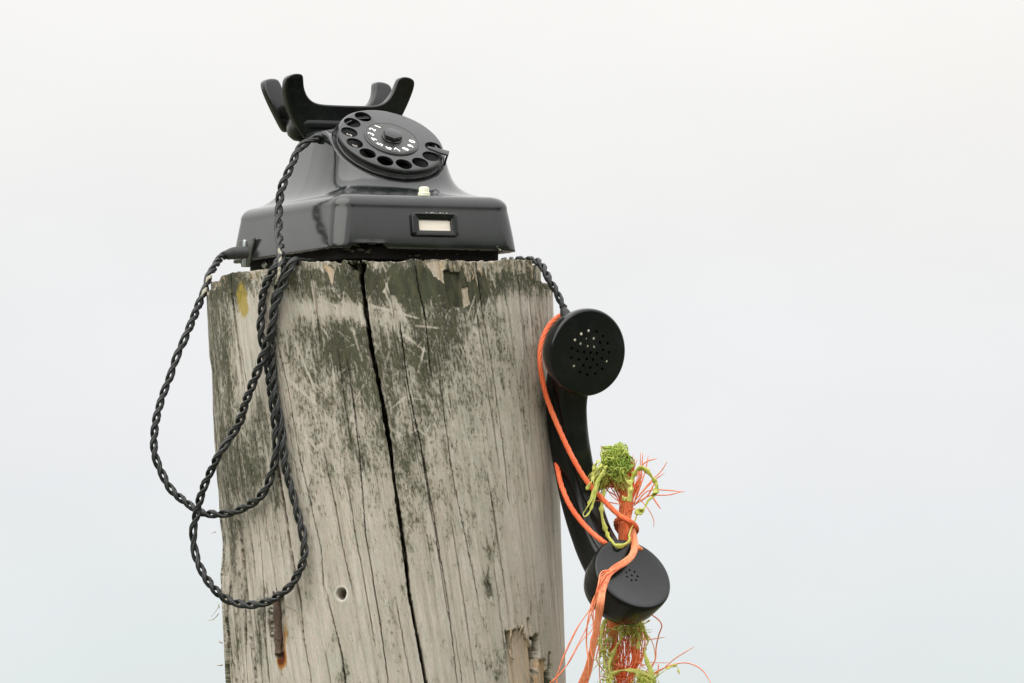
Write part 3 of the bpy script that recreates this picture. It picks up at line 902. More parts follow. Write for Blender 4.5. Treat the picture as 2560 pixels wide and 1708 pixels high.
TILT = R_(38.5)                                        # dial plane against the horizontal
DC = np.array([0.0, -0.0322, 0.0805])                  # centre of the finger wheel's face
DN = np.array([0, -math.sin(TILT), math.cos(TILT)]); DU = np.array([0, math.cos(TILT), math.sin(TILT)])
LIP = DC - DN * 0.0080
RC = 0.0412
front = [(RC * math.cos(a), LIP[1] + RC * math.cos(TILT) * math.sin(a)) for a in np.linspace(math.pi, 2 * math.pi, 60)]
rear = [(0.0395, 0.01), (0.0375, 0.03)] + [(0.0365 - 0.012 + 0.012 * math.cos(a), 0.040 + 0.012 * math.sin(a)) for a in np.linspace(0, math.pi / 2, 8)] \
    + [(-0.0365 + 0.012 + 0.012 * math.cos(a), 0.040 + 0.012 * math.sin(a)) for a in np.linspace(math.pi / 2, math.pi, 8)] + [(-0.0375, 0.03), (-0.0395, 0.01)]
end_xy = ray_poly(front + rear)
plane_z = LIP[2] + (end_xy[:, 1] - LIP[1]) * math.tan(TILT)
k_ = 0.006
hcl = np.clip(0.5 + 0.5 * (0.0875 - plane_z) / k_, 0, 1)
end_z = plane_z * hcl + 0.0875 * (1 - hcl) - k_ * hcl * (1 - hcl)
rows = []
def row(xy, z):
    rows.append(np.c_[xy, np.broadcast_to(z, len(xy))])
row(rr_loop(0.0075, 0.010), 0.0030)
row(rr_loop(0.0060, 0.012), 0.0008)
row(rr_loop(0.0012, 0.0115), 0.0)
row(rr_loop(0.0002, 0.0118), 0.0006)
for z in np.linspace(0.0020, 0.0295, 12):
    row(rr_loop(0.0042 * (z / 0.0295) ** 1.2, 0.0118), z)
SH = 0.0092
for a in np.linspace(0.08, 1.0, 11) * math.pi / 2:
    row(rr_loop(0.0042 + SH * (1 - math.cos(a)) * 0.95, 0.0118 - 0.002 * math.sin(a)), 0.0295 + SH * math.sin(a) * 0.98)
b_xy, b_z = rows[-1][:, :2].copy(), rows[-1][0, 2]
for t in np.linspace(0, 1, 40)[1:]:
    # concave flare: leaves the shoulder nearly flat, arrives at the neck nearly upright
    c_xy = b_xy * 0.20 + end_xy * 0.80 + (end_xy / (np.linalg.norm(end_xy, axis=1)[:, None] + 1e-9)) * 0.001
    c_z = b_z + (end_z - b_z) * 0.10
    xy = (1 - t)**2 * b_xy + 2 * t * (1 - t) * c_xy + t * t * end_xy
    z = (1 - t)**2 * b_z + 2 * t * (1 - t) * c_z + t * t * end_z
    row(xy, z)
row(end_xy * 0.985, end_z + 0.0006)
row(end_xy * 0.94, end_z + 0.0004)
row(end_xy * 0.5, end_z * 0.4 + 0.6 * 0.078)
row(end_xy * 0.02, np.full(NPH, 0.076))
H = np.stack(rows)
# chip broken out of the lower edge near the front left corner, nibbled lower edge
ang_c = math.atan2(-HY, -0.044)
dang = (phi - ang_c + math.pi) % (2 * math.pi) - math.pi
chip = 0.0030 * np.clip(1 - (np.abs(dang) / 0.135) ** 4, 0, 1) * (0.75 + 0.5 * vnoise(phi * 40, phi * 0, 5))
nib = 0.0012 * np.clip(vnoise(phi * 45, phi * 0 + 2, 6) - 0.45, 0, 1) + 0.0007 * vnoise(phi * 90, phi * 0 + 2, 7)
for i in range(0, 16):
    zz = H[i, :, 2]
    H[i, :, 2] = np.maximum(zz, np.minimum(chip + nib, 0.024) + zz * 0.02)
v, q = grid_mesh(H)
me = np_mesh(v, q)
housing = link('housing', me, M_HOUSING, phone)

base = prism(rounded_rect(HX - 0.010, HY - 0.010, 0.008), -0.0062, 0.003, 'z')
bevel_mesh(base, 0.0008, 2)
link('base_plate', base, M_BASE, phone)
for x, y in ((-0.046, -0.066), (0.046, -0.066), (-0.046, 0.066), (0.046, 0.066)):
    f = link('foot', lathe([(0.0001, -0.0085), (0.0062, -0.0085), (0.0072, -0.0075), (0.0072, -0.004), (0.0001, -0.004)], 24), M_BASE, phone)
    f.location = (x, y, 0)
# crumbs of dirt caked under the front edge
for k in range(20):
    x = RNG.uniform(-0.062, 0.03); r = RNG.uniform(0.0006, 0.0016)
    bmx = bmesh.new(); bmesh.ops.create_icosphere(bmx, subdivisions=1, radius=r)
    for vv in bmx.verts: vv.co *= 0.7 + 0.6 * RNG.rand()
    mm = bpy.data.meshes.new('mesh'); bmx.to_mesh(mm); bmx.free()
    o = link('grit', mm, M_DEBRIS, phone)
    if k < 14: o.location = (RNG.uniform(-0.060, -0.040), -HY + RNG.uniform(0.006, 0.009), RNG.uniform(-0.003, 0.004)); o.scale = (1.8, 1, 0.8)
    else: o.location = (x, -HY + 0.0088, RNG.uniform(-0.004, 0.0)); o.scale = (1.5, 1, 0.7)

# raised bakelite cup that carries the dial
cup = link('dial_cup', lathe([(0.0385, -0.040), (0.0408, -0.034), (0.0409, -0.0100), (0.0406, -0.0086), (0.0400, -0.0080), (0.0394, -0.0083), (0.0391, -0.0095),
                              (0.0391, -0.0125), (0.0001, -0.0125)], 128, sharp=60), M_HOUSING, phone)
cup.location = DC; cup.rotation_euler = (TILT, 0, 0)

# the dial: fixed base ring > finger wheel, number disc, hub, digits, finger stop
dial = link('dial', lathe([(0.0370, -0.0122), (0.0376, -0.0098), (0.0376, -0.0078), (0.0371, -0.0070), (0.0366, -0.0069), (0.0362, -0.0072), (0.0360, -0.0095), (0.0001, -0.0098)], 128, sharp=60), M_DIALBASE, phone)
dial.location = DC; dial.rotation_euler = (TILT, 0, 0)
link('printed_ring', lathe([(0.0359, -0.0094), (0.0358, -0.0088), (0.0200, -0.0088), (0.0199, -0.0096)], 96, sharp=40), M_PIT, dial)
H_R, H_A0, H_DA = 0.0301, 113.0, 25.8
hole_xy = [(H_R * math.cos(R_(H_A0 + H_DA * k)), H_R * math.sin(R_(H_A0 + H_DA * k))) for k in range(10)]
wheel_me = lathe([(0.0001, -0.0020), (0.0352, -0.0020), (0.0355, -0.0040), (0.0372, -0.0040), (0.0378, -0.0034), (0.03795, -0.0022), (0.0376, -0.0010),
                  (0.0367, -0.0003), (0.0355, 0.0), (0.0001, 0.0)], 128, True, True)
bmx = bmesh.new(); bmx.from_mesh(wheel_me); bmesh.ops.remove_doubles(bmx, verts=bmx.verts, dist=1e-7); bmesh.ops.holes_fill(bmx, edges=bmx.edges)
bmesh.ops.recalc_face_normals(bmx, faces=bmx.faces); bmx.to_mesh(wheel_me); bmx.free()
wheel_me = boolean_cut(wheel_me, cyl_cutters([(x, y, 0.0060) for x, y in hole_xy], -0.006, 0.003, 40))
link('finger_wheel', wheel_me, M_WHEEL, dial)
link('number_disc', lathe([(0.0197, 0.00005), (0.0195, 0.0008), (0.0190, 0.0012), (0.0187, 0.0012), (0.0186, 0.0009), (0.0182, 0.0009), (0.0181, 0.0013), (0.0001, 0.0013)], 96, sharp=50), M_DISC, dial)
hub_out = [(0.0073 * math.cos(a) * (1 + 0.05 * math.cos(6 * a)), 0.0073 * math.sin(a) * (1 + 0.05 * math.cos(6 * a))) for a in np.arange(6) * math.pi / 3 + 0.35]
hub = prism(hub_out, 0.0012, 0.0056, 'z'); bevel_mesh(hub, 0.0007, 3, 20)
link('hub', hub, M_WHEEL, dial)
hubskirt = link('hub_collar', lathe([(0.0074, 0.0012), (0.0072, 0.0022), (0.0064, 0.0026), (0.0001, 0.0026)], 48), M_DIALBASE, dial)

def text_mesh(ch, size, depth):
    cu = bpy.data.curves.new('txt', 'FONT'); cu.body = ch; cu.size = size; cu.extrude = depth
    cu.align_x = 'CENTER'; cu.align_y = 'CENTER'; cu.offset = size * 0.022
    o = bpy.data.objects.new('txt', cu); COL.objects.link(o)
    dg = bpy.context.evaluated_depsgraph_get(); dg.update()
    me = bpy.data.meshes.new_from_object(o.evaluated_get(dg))
    bpy.data.objects.remove(o); bpy.data.curves.remove(cu)
    return me
for k, ch in enumerate('1234567890'):
    a = R_(113.0 + 25.7 * k)
    o = link('digit', text_mesh(ch, 0.0062, 0.00012), M_DIGIT, dial)
    o.location = (0.0147 * math.cos(a), 0.0147 * math.sin(a), 0.00142); o.rotation_euler = (0, 0, R_(50))
    o['label'] = 'white digit %s on the number disc' % ch
sight = Matrix.Rotation(-TILT, 3, 'X') @ (Matrix.Rotation(-PSI, 3, 'Z') @ Vector((0, 1, 0.07)))
for k, ch in ((2, '5'), (3, '6')):                         # remains of the printed ring seen through two finger holes
    a = R_(H_A0 + H_DA * k)
    f_ = 0.0086 / abs(sight.z)
    o = link('worn_digit', text_mesh(ch, 0.0055, 0.0001), M_OLDDIGIT, dial)
    o.location = (hole_xy[k][0] + sight.x * f_ - 0.0014, hole_xy[k][1] + sight.y * f_ - 0.0034, -0.0086); o.rotation_euler = (0, 0, R_(50))
# finger stop: bent strip reaching in over the wheel from the rim
a0 = R_(H_A0 + H_DA * 8.5)
ux, uy = math.cos(a0), math.sin(a0)
def fs(r, t, z): return np.array([r * ux - t * uy, r * uy + t * ux, z])
def slab(outline, z0, z1):
    n_ = len(outline)
    vv = [fs(r, t, z0) for r, t in outline] + [fs(r, t, z1) for r, t in outline]
    ff = [tuple(range(n_ - 1, -1, -1)), tuple(range(n_, 2 * n_))] + [(k, (k + 1) % n_, n_ + (k + 1) % n_, n_ + k) for k in range(n_)]
    return vv, ff
va, fa = slab([(0.0252, 0.0), (0.0258, -0.0011), (0.0300, -0.0020), (0.0350, -0.0026), (0.0410, -0.0032), (0.0410, 0.0032), (0.0350, 0.0026), (0.0300, 0.0020), (0.0258, 0.0011)], 0.0014, 0.0028)
vb, fb = slab([(0.0396, -0.0031), (0.0409, -0.0031), (0.0409, 0.0031), (0.0396, 0.0031)], -0.0065, 0.0018)
me = mesh_from(va + vb, fa + [tuple(k + len(va) for k in f) for f in fb], False)
bevel_mesh(me, 0.0004, 2, 40)
link('finger_stop', me, M_WHEEL, dial)

# label holder on the front
LH = (0.0052, -HY + 0.0030, 0.0172)
outer = rounded_rect(0.0176, 0.0082, 0.0022, 5); inner = rounded_rect(0.0122, 0.0043, 0.0004, 5)
n = len(outer); vv, ff = [], []
for loop, y in ((outer, 0.0), ([(a * 0.985, b * 0.975) for a, b in outer], -0.0030), ([(a * 0.94, b * 0.90) for a, b in outer], -0.0036), ([(a * 1.06, b * 1.12) for a, b in inner], -0.0033), (inner, -0.0028), (inner, -0.0002)):
    vv += [(a, y, b) for a, b in loop]
for i in range(5):
    for k in range(n):
        ff.append((i * n + k, i * n + (k + 1) % n, (i + 1) * n + (k + 1) % n, (i + 1) * n + k))
fr_me = mesh_from(vv, ff, True, 40)
lh = link('label_frame', fr_me, M_HANDSET, phone); lh.location = LH; lh.rotation_euler = (R_(-10), 0, 0)
card = link('paper_card', prism(rounded_rect(0.0121, 0.0037, 0.0002, 2, 0, -0.0005), -0.0009, -0.0004), M_CARD, lh)
card['label'] = 'blank cream card behind the label frame'
for k in range(16):                                     # line of salt along the frame's top
    bmx = bmesh.new(); bmesh.ops.create_icosphere(bmx, subdivisions=1, radius=RNG.uniform(0.0003, 0.0007))
    mm = bpy.data.meshes.new('mesh'); bmx.to_mesh(mm); bmx.free()
    o = link('salt_crumb', mm, M_CRUST, phone); o.location = (LH[0] - 0.0055 + 0.0011 * k + RNG.uniform(-.0003, .0003), LH[1] - 0.0010 + RNG.uniform(-.0006, .0006) + .0016, LH[2] + 0.0085 + RNG.uniform(-.0002, .0002))
for k in range(9):                                      # salt specks at the lower right corner
    t = RNG.rand(); bmx = bmesh.new(); bmesh.ops.create_icosphere(bmx, subdivisions=1, radius=RNG.uniform(0.0003, 0.0006))
    mm = bpy.data.meshes.new('mesh'); bmx.to_mesh(mm); bmx.free()
    o = link('salt_crumb', mm, M_CRUST, phone); o.location = (0.047 + 0.0075 * t, -HY + 0.0003 + 0.0011 * (1 - t), 0.0072 - 0.006 * t + RNG.uniform(-.0006, .0006)); o.scale = (1.6, 1, 1)

# ivory push button on the front ledge
btn = link('push_button', lathe([(0.0043, -0.004), (0.0043, 0.0012), (0.0040, 0.0014), (0.0036, 0.0016), (0.0036, 0.0042), (0.0033, 0.0050), (0.0022, 0.0055), (0.0001, 0.0056)], 40, sharp=40), M_BUTTON, phone)
btn.location = (0.0040, -0.0775, 0.0392)

# cradle: front plate and rear plate, each with two horns, on a boss
CR = np.array([-0.0064, 0.0450, 0.0])
def horn_outline():
    half_ = [(0.0, 0.1098), (0.016, 0.1100), (0.0215, 0.1104), (0.0262, 0.1116), (0.0304, 0.1144), (0.0334, 0.1186), (0.0352, 0.1230), (0.0362, 0.1272), (0.0370, 0.1292), (0.0386, 0.1303), (0.0424, 0.1305),
             (0.0462, 0.1296), (0.0488, 0.1276), (0.0492, 0.1240), (0.0484, 0.1190), (0.0462, 0.1120), (0.0432, 0.1050), (0.0396, 0.0980), (0.0360, 0.0915), (0.0330, 0.0875), (0.0295, 0.0858), (0.0, 0.0855)]
    return half_[:-1] + [(0.0, 0.0855)] + [(-x, z) for x, z in half_[-2:0:-1]]
def fork(sign, zmin):
    out = [(x, max(z, zmin) - 0.0012) for x, z in horn_outline()]
    clean = [p for i, p in enumerate(out) if math.dist(p, out[i - 1]) > 2e-4]
    for _ in range(2):                                   # round the outline off
        clean = [q for i, p in enumerate(clean) for q in ((p[0] * .75 + clean[(i + 1) % len(clean)][0] * .25, p[1] * .75 + clean[(i + 1) % len(clean)][1] * .25),
                                                          (p[0] * .25 + clean[(i + 1) % len(clean)][0] * .75, p[1] * .25 + clean[(i + 1) % len(clean)][1] * .75))]
    me = prism(clean, -0.0042, 0.0042)
    bevel_mesh(me, 0.0017, 4, 60)
    # cut the big caps into strips so that the horns can lean out from the handset's bed
    bm = bmesh.new(); bm.from_mesh(me)
    for zc in (0.099, 0.1015, 0.104, 0.1065, 0.1085, 0.1105, 0.113, 0.1155, 0.118, 0.1205, 0.123, 0.1255):
        bmesh.ops.bisect_plane(bm, geom=bm.verts[:] + bm.edges[:] + bm.faces[:], plane_co=(0, 0, zc), plane_no=(0, 0, 1))
    for v_ in bm.verts:
        k = max(0.0, v_.co.z - 0.0980) / 0.0310
        v_.co.y += sign * (0.0124 + 0.0094 * k ** 1.7)
    bm.to_mesh(me); bm.free()
    me.polygons.foreach_set('use_smooth', np.ones(len(me.polygons), bool)); me.set_sharp_from_angle(angle=R_(35))
    return me
cradle = link('cradle', fork(-1, 0.0855), M_CRADLE, phone); cradle.location = CR
link('rear_fork', fork(1, 0.0925), M_CRADLE, cradle)
bed = prism([(-0.0300, 0.0935), (0.0300, 0.0935), (0.0392, 0.1050), (0.0405, 0.1090), (0.0385, 0.1105), (0.030, 0.1070), (0.020, 0.1055), (-0.020, 0.1055), (-0.030, 0.1070), (-0.0385, 0.1105), (-0.0405, 0.1090), (-0.0392, 0.1050)], -0.0115, 0.0115)
bevel_mesh(bed, 0.0012, 3); link('bed', bed, M_CRADLE, cradle)
# boss below the fork with a round end
boss_me = lathe([(0.0001, -0.0385), (0.0050, -0.0383), (0.0085, -0.0370), (0.0105, -0.0340), (0.0110, -0.030), (0.0110, 0.030), (0.0105, 0.034), (0.0085, 0.037), (0.0001, 0.0385)], 48, sharp=70)
boss = link('cradle_boss', boss_me, M_CRADLE, phone); boss.location = (CR[0] + 0.0005, CR[1] - 0.0035, 0.0945); boss.rotation_euler = (0, R_(90), 0); boss.scale = (1.0, 1.25, 1.0)

# cord outlet at the left rear: metal clip, rubber boot
cl = empty('tmp', (0, 0, 0), 'x', 'x'); bpy.data.objects.remove(cl)
CLx, CLy = -HX - 0.0004, 0.0590
clip = prism([(-0.0095, 0.0128), (0.0095, 0.0150), (0.0060, 0.0040), (0.0030, -0.0055), (-0.0050, -0.0055), (-0.0070, 0.0030)], -0.0008, 0.0010)
bevel_mesh(clip, 0.0004, 2)
clip_o = link('cord_clip', clip, M_METAL, phone); clip_o.location = (CLx, CLy, 0.0015); clip_o.rotation_euler = (0, R_(4), R_(-90)); clip_o.scale = (1.5, 1, 1)
bar = prism([(-0.0014, -0.0050), (-0.0010, 0.0130), (0.0000, 0.0140), (0.0014, 0.0130), (0.0018, -0.0050)], -0.0026, -0.0006)
bevel_mesh(bar, 0.0004, 2)
link('clip_rib', bar, M_STEEL, clip_o)
T_ = Tubes()
p0 = np.array([CLx + 0.006, CLy - 0.006, 0.0060]); p1 = np.array([CLx - 0.004, CLy + 0.002, 0.0062])
cs, sn = math.cos(PSI), math.sin(PSI)
def to_phone(w):
    d = np.asarray(w) - PHONE
    return np.array([d[0] * cs + d[1] * sn, -d[0] * sn + d[1] * cs, d[2]])
boot_end = at(566, 636, 0.0400)
pe = to_phone(boot_end)
C, s_ = catmull([p0, p1, p1 * 0.4 + pe * 0.6 + [0, 0, 0.0004], pe], 0.0008)
t = np.linspace(0, 1, len(C))
T_.add(C, np.interp(t, [0, 0.3, 0.7, 0.93, 1.0], [0.0046, 0.0045, 0.0043, 0.0036, 0.0028]), 20)
T_.build('cord_boot', M_BOOT, phone)
T_ = Tubes()
C, s_ = catmull([to_phone(at(838, 340, 0.000)), to_phone(at(818, 343, -0.010)), to_phone(at(800, 346, -0.023))], 0.0008)
T_.add(C, np.interp(np.linspace(0, 1, len(C)), [0, 0.5, 0.85, 1], [0.0052, 0.0050, 0.0042, 0.0034]), 18)
T_.build('dark_hole_tube', M_BOOT, phone)  # added black tube standing in for the cord's dark hole
plug = lathe([(0.0001, -0.006), (0.0035, -0.006), (0.0042, -0.0045), (0.0042, 0.002), (0.0001, 0.002)], 16)
pl = link('screw', plug, M_STEEL, phone); pl.location = (CLx + 0.012, CLy - 0.010, -0.0015); pl.rotation_euler = (R_(60), R_(30), 0); pl.scale = (0.7, 0.7, 0.7)

# ------------------------------------------------------------------ the handset
n1 = np.array([0.515, -0.08, 0.85]); n2 = np.array([0.434, 0.585, 0.685])     # cap normals seen from the camera (right, up, towards)
cam2w = lambda c: c[0] * VR + c[1] * VU + c[2] * VB
HS_Y = -0.078
E_face = at(1475, 882, HS_Y); M_face = at(1584, 1433, HS_Y - 0.004)
N1 = cam2w(n1 / np.linalg.norm(n1)); N2 = cam2w(n2 / np.linalg.norm(n2))
A_ = (E_face - M_face); L_ = np.linalg.norm(A_); A_ = A_ / L_
NM = N1 + N2; NM -= A_ * (NM @ A_); NM /= np.linalg.norm(NM)
LT = np.cross(A_, NM)
MID = (E_face + M_face) / 2
hs_m = Matrix(((LT[0], NM[0], A_[0], MID[0]), (LT[1], NM[1], A_[1], MID[1]), (LT[2], NM[2], A_[2], MID[2]), (0, 0, 0, 1)))
handset = empty('telephone_handset', (0, 0, 0), 'black telephone receiver hanging off its cord beside the post', 'handset')
handset.matrix_world = hs_m
loc3 = lambda w: np.array(hs_m.inverted() @ Vector(w))
def rot_to(nw, up=None):
    z = Vector(loc3(MID + nw)).normalized()
    x = Vector((1, 0, 0)); x = (x - z * x.dot(z)).normalized()
    y = z.cross(x)
    return Matrix((x, y, z)).transposed().to_euler()
# handle: faceted section swept along a bow behind the caps
half = L_ / 2
path = [(0.0, -0.012, half + 0.002), (0.0, -0.023, half - 0.006), (0.0, -0.036, half * 0.72), (0.0, -0.0435, half * 0.42), (0.0, -0.0455, half * 0.1), (0.0, -0.0445, -half * 0.28),
        (0.0, -0.0385, -half * 0.62), (0.0, -0.027, -half * 0.88), (0.0, -0.015, -half - 0.002)]
C, s_ = catmull(path, 0.0015)
t = np.linspace(-1, 1, len(C))
sec = []
for k in range(40):
    a = 2 * math.pi * k / 40
    ca, sa = math.cos(a), math.sin(a)
    r = 1 / (abs(ca) ** 6 + abs(sa) ** 6) ** (1 / 6)
    x, y = r * ca, r * sa
    if y > 0: x *= 1 - 0.22 * y                          # narrower on the cap side
    sec.append((x, y))
sec = np.array(sec)
T3, _, _ = frames(C)
wx = np.interp(np.abs(t), [0, 0.5, 0.8, 1], [0.0126, 0.0130, 0.0150, 0.0170])
wy = np.interp(np.abs(t), [0, 0.5, 0.8, 1], [0.0105, 0.0108, 0.0116, 0.0116])
X_ = np.array([1.0, 0, 0])
Vh = np.zeros((len(C), 40, 3))
for i in range(len(C)):
    Bn = np.cross(T3[i], X_); Bn /= np.linalg.norm(Bn)
    if Bn[1] < 0: Bn = -Bn
    Vh[i] = C[i] + sec[:, :1] * wx[i] * X_ + sec[:, 1:] * wy[i] * Bn
v, q = grid_mesh(Vh)
hm = np_mesh(v, q)
bmx = bmesh.new(); bmx.from_mesh(hm); bmesh.ops.holes_fill(bmx, edges=bmx.edges); bmesh.ops.recalc_face_normals(bmx, faces=bmx.faces); bmx.to_mesh(hm); bmx.free()
hm.polygons.foreach_set('use_smooth', np.ones(len(hm.polygons), bool)); hm.set_sharp_from_angle(angle=R_(60))
link('handle', hm, M_HANDSET, handset)

def cap_mesh(profile, holes, z0, n=96):
    me = lathe(profile, n, True, True)
    b_ = bmesh.new(); b_.from_mesh(me); bmesh.ops.remove_doubles(b_, verts=b_.verts, dist=1e-7); bmesh.ops.recalc_face_normals(b_, faces=b_.faces); b_.to_mesh(me); b_.free()
    return boolean_cut(me, cyl_cutters(holes, z0, 0.006, 14))
ER = 0.0302
prof = [(0.0150, -0.0270), (0.0225, -0.0235), (0.0262, -0.0190), (0.0275, -0.0140), (0.0277, -0.0085), (0.0283, -0.0078), (ER, -0.0070), (ER, -0.0040)]
prof += [(ER - 0.0022 * (1 - math.cos(a)), -0.0040 + 0.0026 * math.sin(a)) for a in np.linspace(0.2, math.pi / 2, 7)]
prof += [(ER * f, -0.0014 + 0.0022 * (1 - (f / 0.92) ** 2)) for f in (0.85, 0.75, 0.6, 0.45, 0.3, 0.15, 0.01)]
holes = [(0, 0, 0.0010)]
for r, n_, ph in ((0.0052, 6, 0.2), (0.0102, 11, 0.5), (0.0152, 15, 0.1)):
    holes += [(r * math.cos(ph + 2 * math.pi * k / n_), r * math.sin(ph + 2 * math.pi * k / n_), 0.00108) for k in range(n_)]
ear = link('earpiece', cap_mesh(prof, holes, -0.0016), M_HANDSET, handset)
ear.location = loc3(E_face); ear.rotation_euler = rot_to(N1)
for k, (x, y, r) in enumerate(holes):                  # pale felt showing in some of the holes
    wv = np.array(hs_m.to_3x3() @ (ear.rotation_euler.to_matrix() @ Vector((x, y, 0))))
    sx, sy = wv @ VR, wv @ VU
    if (sy > 0.004 and sx < 0.004) or k in (5, 19, 24, 29):
        p = link('felt_plug', lathe([(0.0001, -0.00155), (0.00102, -0.0015), (0.00102, 0.0002 + RNG.uniform(-0.0010, 0)), (0.0001, 0.0003 - 0.0004 * RNG.rand())], 10), M_FELT, ear); p.location = (x, y, 0)
MR = 0.0292
prof = [(0.0060, -0.0385), (0.0085, -0.0380), (0.0105, -0.0345), (0.0190, -0.0315), (0.0252, -0.0265), (0.0277, -0.0195), (0.0288, -0.0110), (MR, -0.0060), (MR, -0.0030)]
prof += [(MR - 0.0022 * (1 - math.cos(a)), -0.0030 + 0.0024 * math.sin(a)) for a in np.linspace(0.2, math.pi / 2, 7)]
prof += [(MR * f, -0.0006 - 0.0022 * (1 - (f / 0.92) ** 2)) for f in (0.86, 0.75, 0.6, 0.45, 0.3, 0.15, 0.01)]
holes2 = [(0, 0, 0.00085)] + [(0.0044 * math.cos(0.3 + 2 * math.pi * k / 7), 0.0044 * math.sin(0.3 + 2 * math.pi * k / 7), 0.00085) for k in range(7)]
mouth = link('mouthpiece', cap_mesh(prof, holes2, -0.006), M_HANDSET, handset)
mouth.location = loc3(M_face); mouth.rotation_euler = rot_to(N2)
# rubber boot where the cord enters above the earpiece
T_ = Tubes()
bt = at(1408, 772, -0.050); be = at(1420, 800, -0.056)
C, s_ = catmull([loc3(bt), loc3(bt * 0.5 + be * 0.5), loc3(be)], 0.0006)
T_.add(C, np.interp(np.linspace(0, 1, len(C)), [0, 0.15, 0.45, 1], [0.0022, 0.0029, 0.0037, 0.0040]), 18)
T_.build('cord_boot', M_BOOT, handset)

# ------------------------------------------------------------------ the two twisted cords
def twisted_cord(name, label, way, phase=0.0, pitch=0.0215):
    C, s = catmull(way, 0.0007)
    T, N, B = frames(C)
    root = empty(name, tuple(C[0]), label, 'cord')
    ph = 2 * np.pi * s / pitch + phase + 1.1 * np.sin(s * 31) + 0.6 * np.sin(s * 83) + 1.5 * vnoise(s * 30, s * 0 + phase, 3)
    loose = 0.86 + 0.34 * vnoise(s * 55, s * 0 + phase, 4)
    C = C + (np.stack([vnoise(s * 70, s * 0 + j, 5 + j) for j in range(3)], 1) - 0.5) * 0.0016
    for a0 in (0.0, math.pi):
        T_ = Tubes()
        for da in (-0.36, 0.36):
            off = 0.00178 * loose
            P = C + off[:, None] * (np.cos(ph + a0 + da)[:, None] * N + np.sin(ph + a0 + da)[:, None] * B)
            T_.add(P, 0.00114 + 0.00010 * (vnoise(s * 300, s * 0 + da + a0, 9) - 0.5), 8)
        o = child_world(T_.build('strand', M_CORD), root)
    return root, C

zt = top_z0
hs_way = [at(824, 343, -0.006), at(806, 345, -0.022), at(783, 350, -0.030), at(757, 366, -0.036), at(737, 396, -0.042), at(716, 440, -0.047), at(702, 480, -0.050), at(696, 530, -0.055), at(696, 580, -0.068),
          at(701, 625, -0.092), surf(703, 668, 0.0045), surf(694, 720, 0.0042), surf(686, 770, 0.0038), surf(679, 830, 0.0036), surf(679, 880, 0.0038), surf(686, 960, 0.0042), surf(699, 1040, 0.0046),
          surf(707, 1100, 0.005), surf(717, 1180, 0.005), surf(733, 1240, 0.005), surf(749, 1310, 0.006), surf(760, 1370, 0.007), surf(755, 1415, 0.008), surf(735, 1450, 0.008), surf(700, 1485, 0.009),
          surf(660, 1508, 0.010), surf(618, 1512, 0.013), surf(575, 1500, 0.017), at(540, 1476, -0.078), at(508, 1435, -0.072), at(490, 1390, -0.068), at(485, 1340, -0.066), at(492, 1290, -0.068),
          at(504, 1235, -0.072), at(523, 1185, -0.078), at(552, 1135, -0.086), surf(585, 1082, 0.012), surf(612, 1020, 0.0105), surf(638, 950, 0.0095), surf(654, 905, 0.0095), surf(668, 862, 0.010), surf(680, 812, 0.0105),
          surf(694, 755, 0.0105), surf(708, 710, 0.0095), surf(722, 675, 0.0075), surf(736, 652, 0.002),
          np.array([-0.145, -0.090, zt - 0.0010]), np.array([-0.125, -0.060, zt - 0.0010]), np.array([-0.090, -0.010, zt - 0.001]), np.array([-0.045, 0.015, zt]),
          np.array([-0.015, 0.018, zt + 0.004]), at(1262, 653, 0.010), at(1290, 652, -0.008), at(1318, 649, -0.018), at(1340, 650, -0.026), at(1356, 664, -0.034), at(1368, 684, -0.040), at(1381, 712, -0.045), at(1394, 742, -0.048), at(1407, 772, -0.050)]
twisted_cord('handset_cord', 'black twisted cord looping from under the cradle down the post and on to the receiver', hs_way, 0.4)
ln_way = [at(566, 636, 0.0400), at(548, 648, 0.030), at(533, 672, 0.012), at(517, 710, -0.006), at(500, 755, -0.014), at(472, 820, -0.022), at(447, 880, -0.028), at(422, 945, -0.032), at(402, 1005, -0.036),
          at(389, 1060, -0.040), at(386, 1110, -0.042), at(394, 1160, -0.044), at(414, 1205, -0.047), at(440, 1237, -0.050), at(475, 1265, -0.054), at(515, 1281, -0.060), at(560, 1284, -0.0690), surf(600, 1274, 0.0075),
          surf(640, 1252, 0.006), surf(668, 1218, 0.005), surf(684, 1170, 0.0045), surf(690, 1120, 0.0042), surf(687, 1060, 0.004), surf(680, 1000, 0.004), surf(673, 940, 0.004), surf(664, 890, 0.004),
          surf(655, 840, 0.004), surf(653, 785, 0.004), surf(659, 735, 0.004), surf(672, 697, 0.0045), surf(690, 666, 0.004), surf(700, 655, -0.002),
          np.array([-0.148, -0.082, zt - 0.0010]), np.array([-0.130, -0.050, zt - 0.0010])]
twisted_cord('line_cord', 'black twisted cord sagging in a wide loop left of the post from the phone clip', ln_way, 1.3)
def crust(pts, label):
    """Pale crust stuck on a cord."""
    T_ = Tubes()
    C, s_ = catmull(pts, 0.0006)
    t = np.linspace(0, 1, len(C))
    T_.add(C, (0.0006 + 0.0013 * np.sin(np.pi * np.clip(t, 0.02, 0.98)) ** 0.5) * (0.6 + 0.5 * fbm(t * 9, t * 0 + len(C), 8, 3)), 8, 0.6, 3.0)
    return T_.build('salt_crust', M_CRUST)
tag(crust([at(697, 622, -0.0985), at(701, 640, -0.1005), at(700, 668, -0.108)], ''), 'pale crust stuck on the cord below the telephone base', 'crust')
tag(crust([surf(699, 668, 0.0085), surf(697, 690, 0.0085), surf(690, 712, 0.0075)], ''), 'pale crust on the cord just below the rim of the post', 'crust')
tag(crust([at(529, 690, -0.004), at(519, 698, -0.008), at(515, 708, -0.010)], ''), 'pale crust high on the cord left of the post', 'crust')
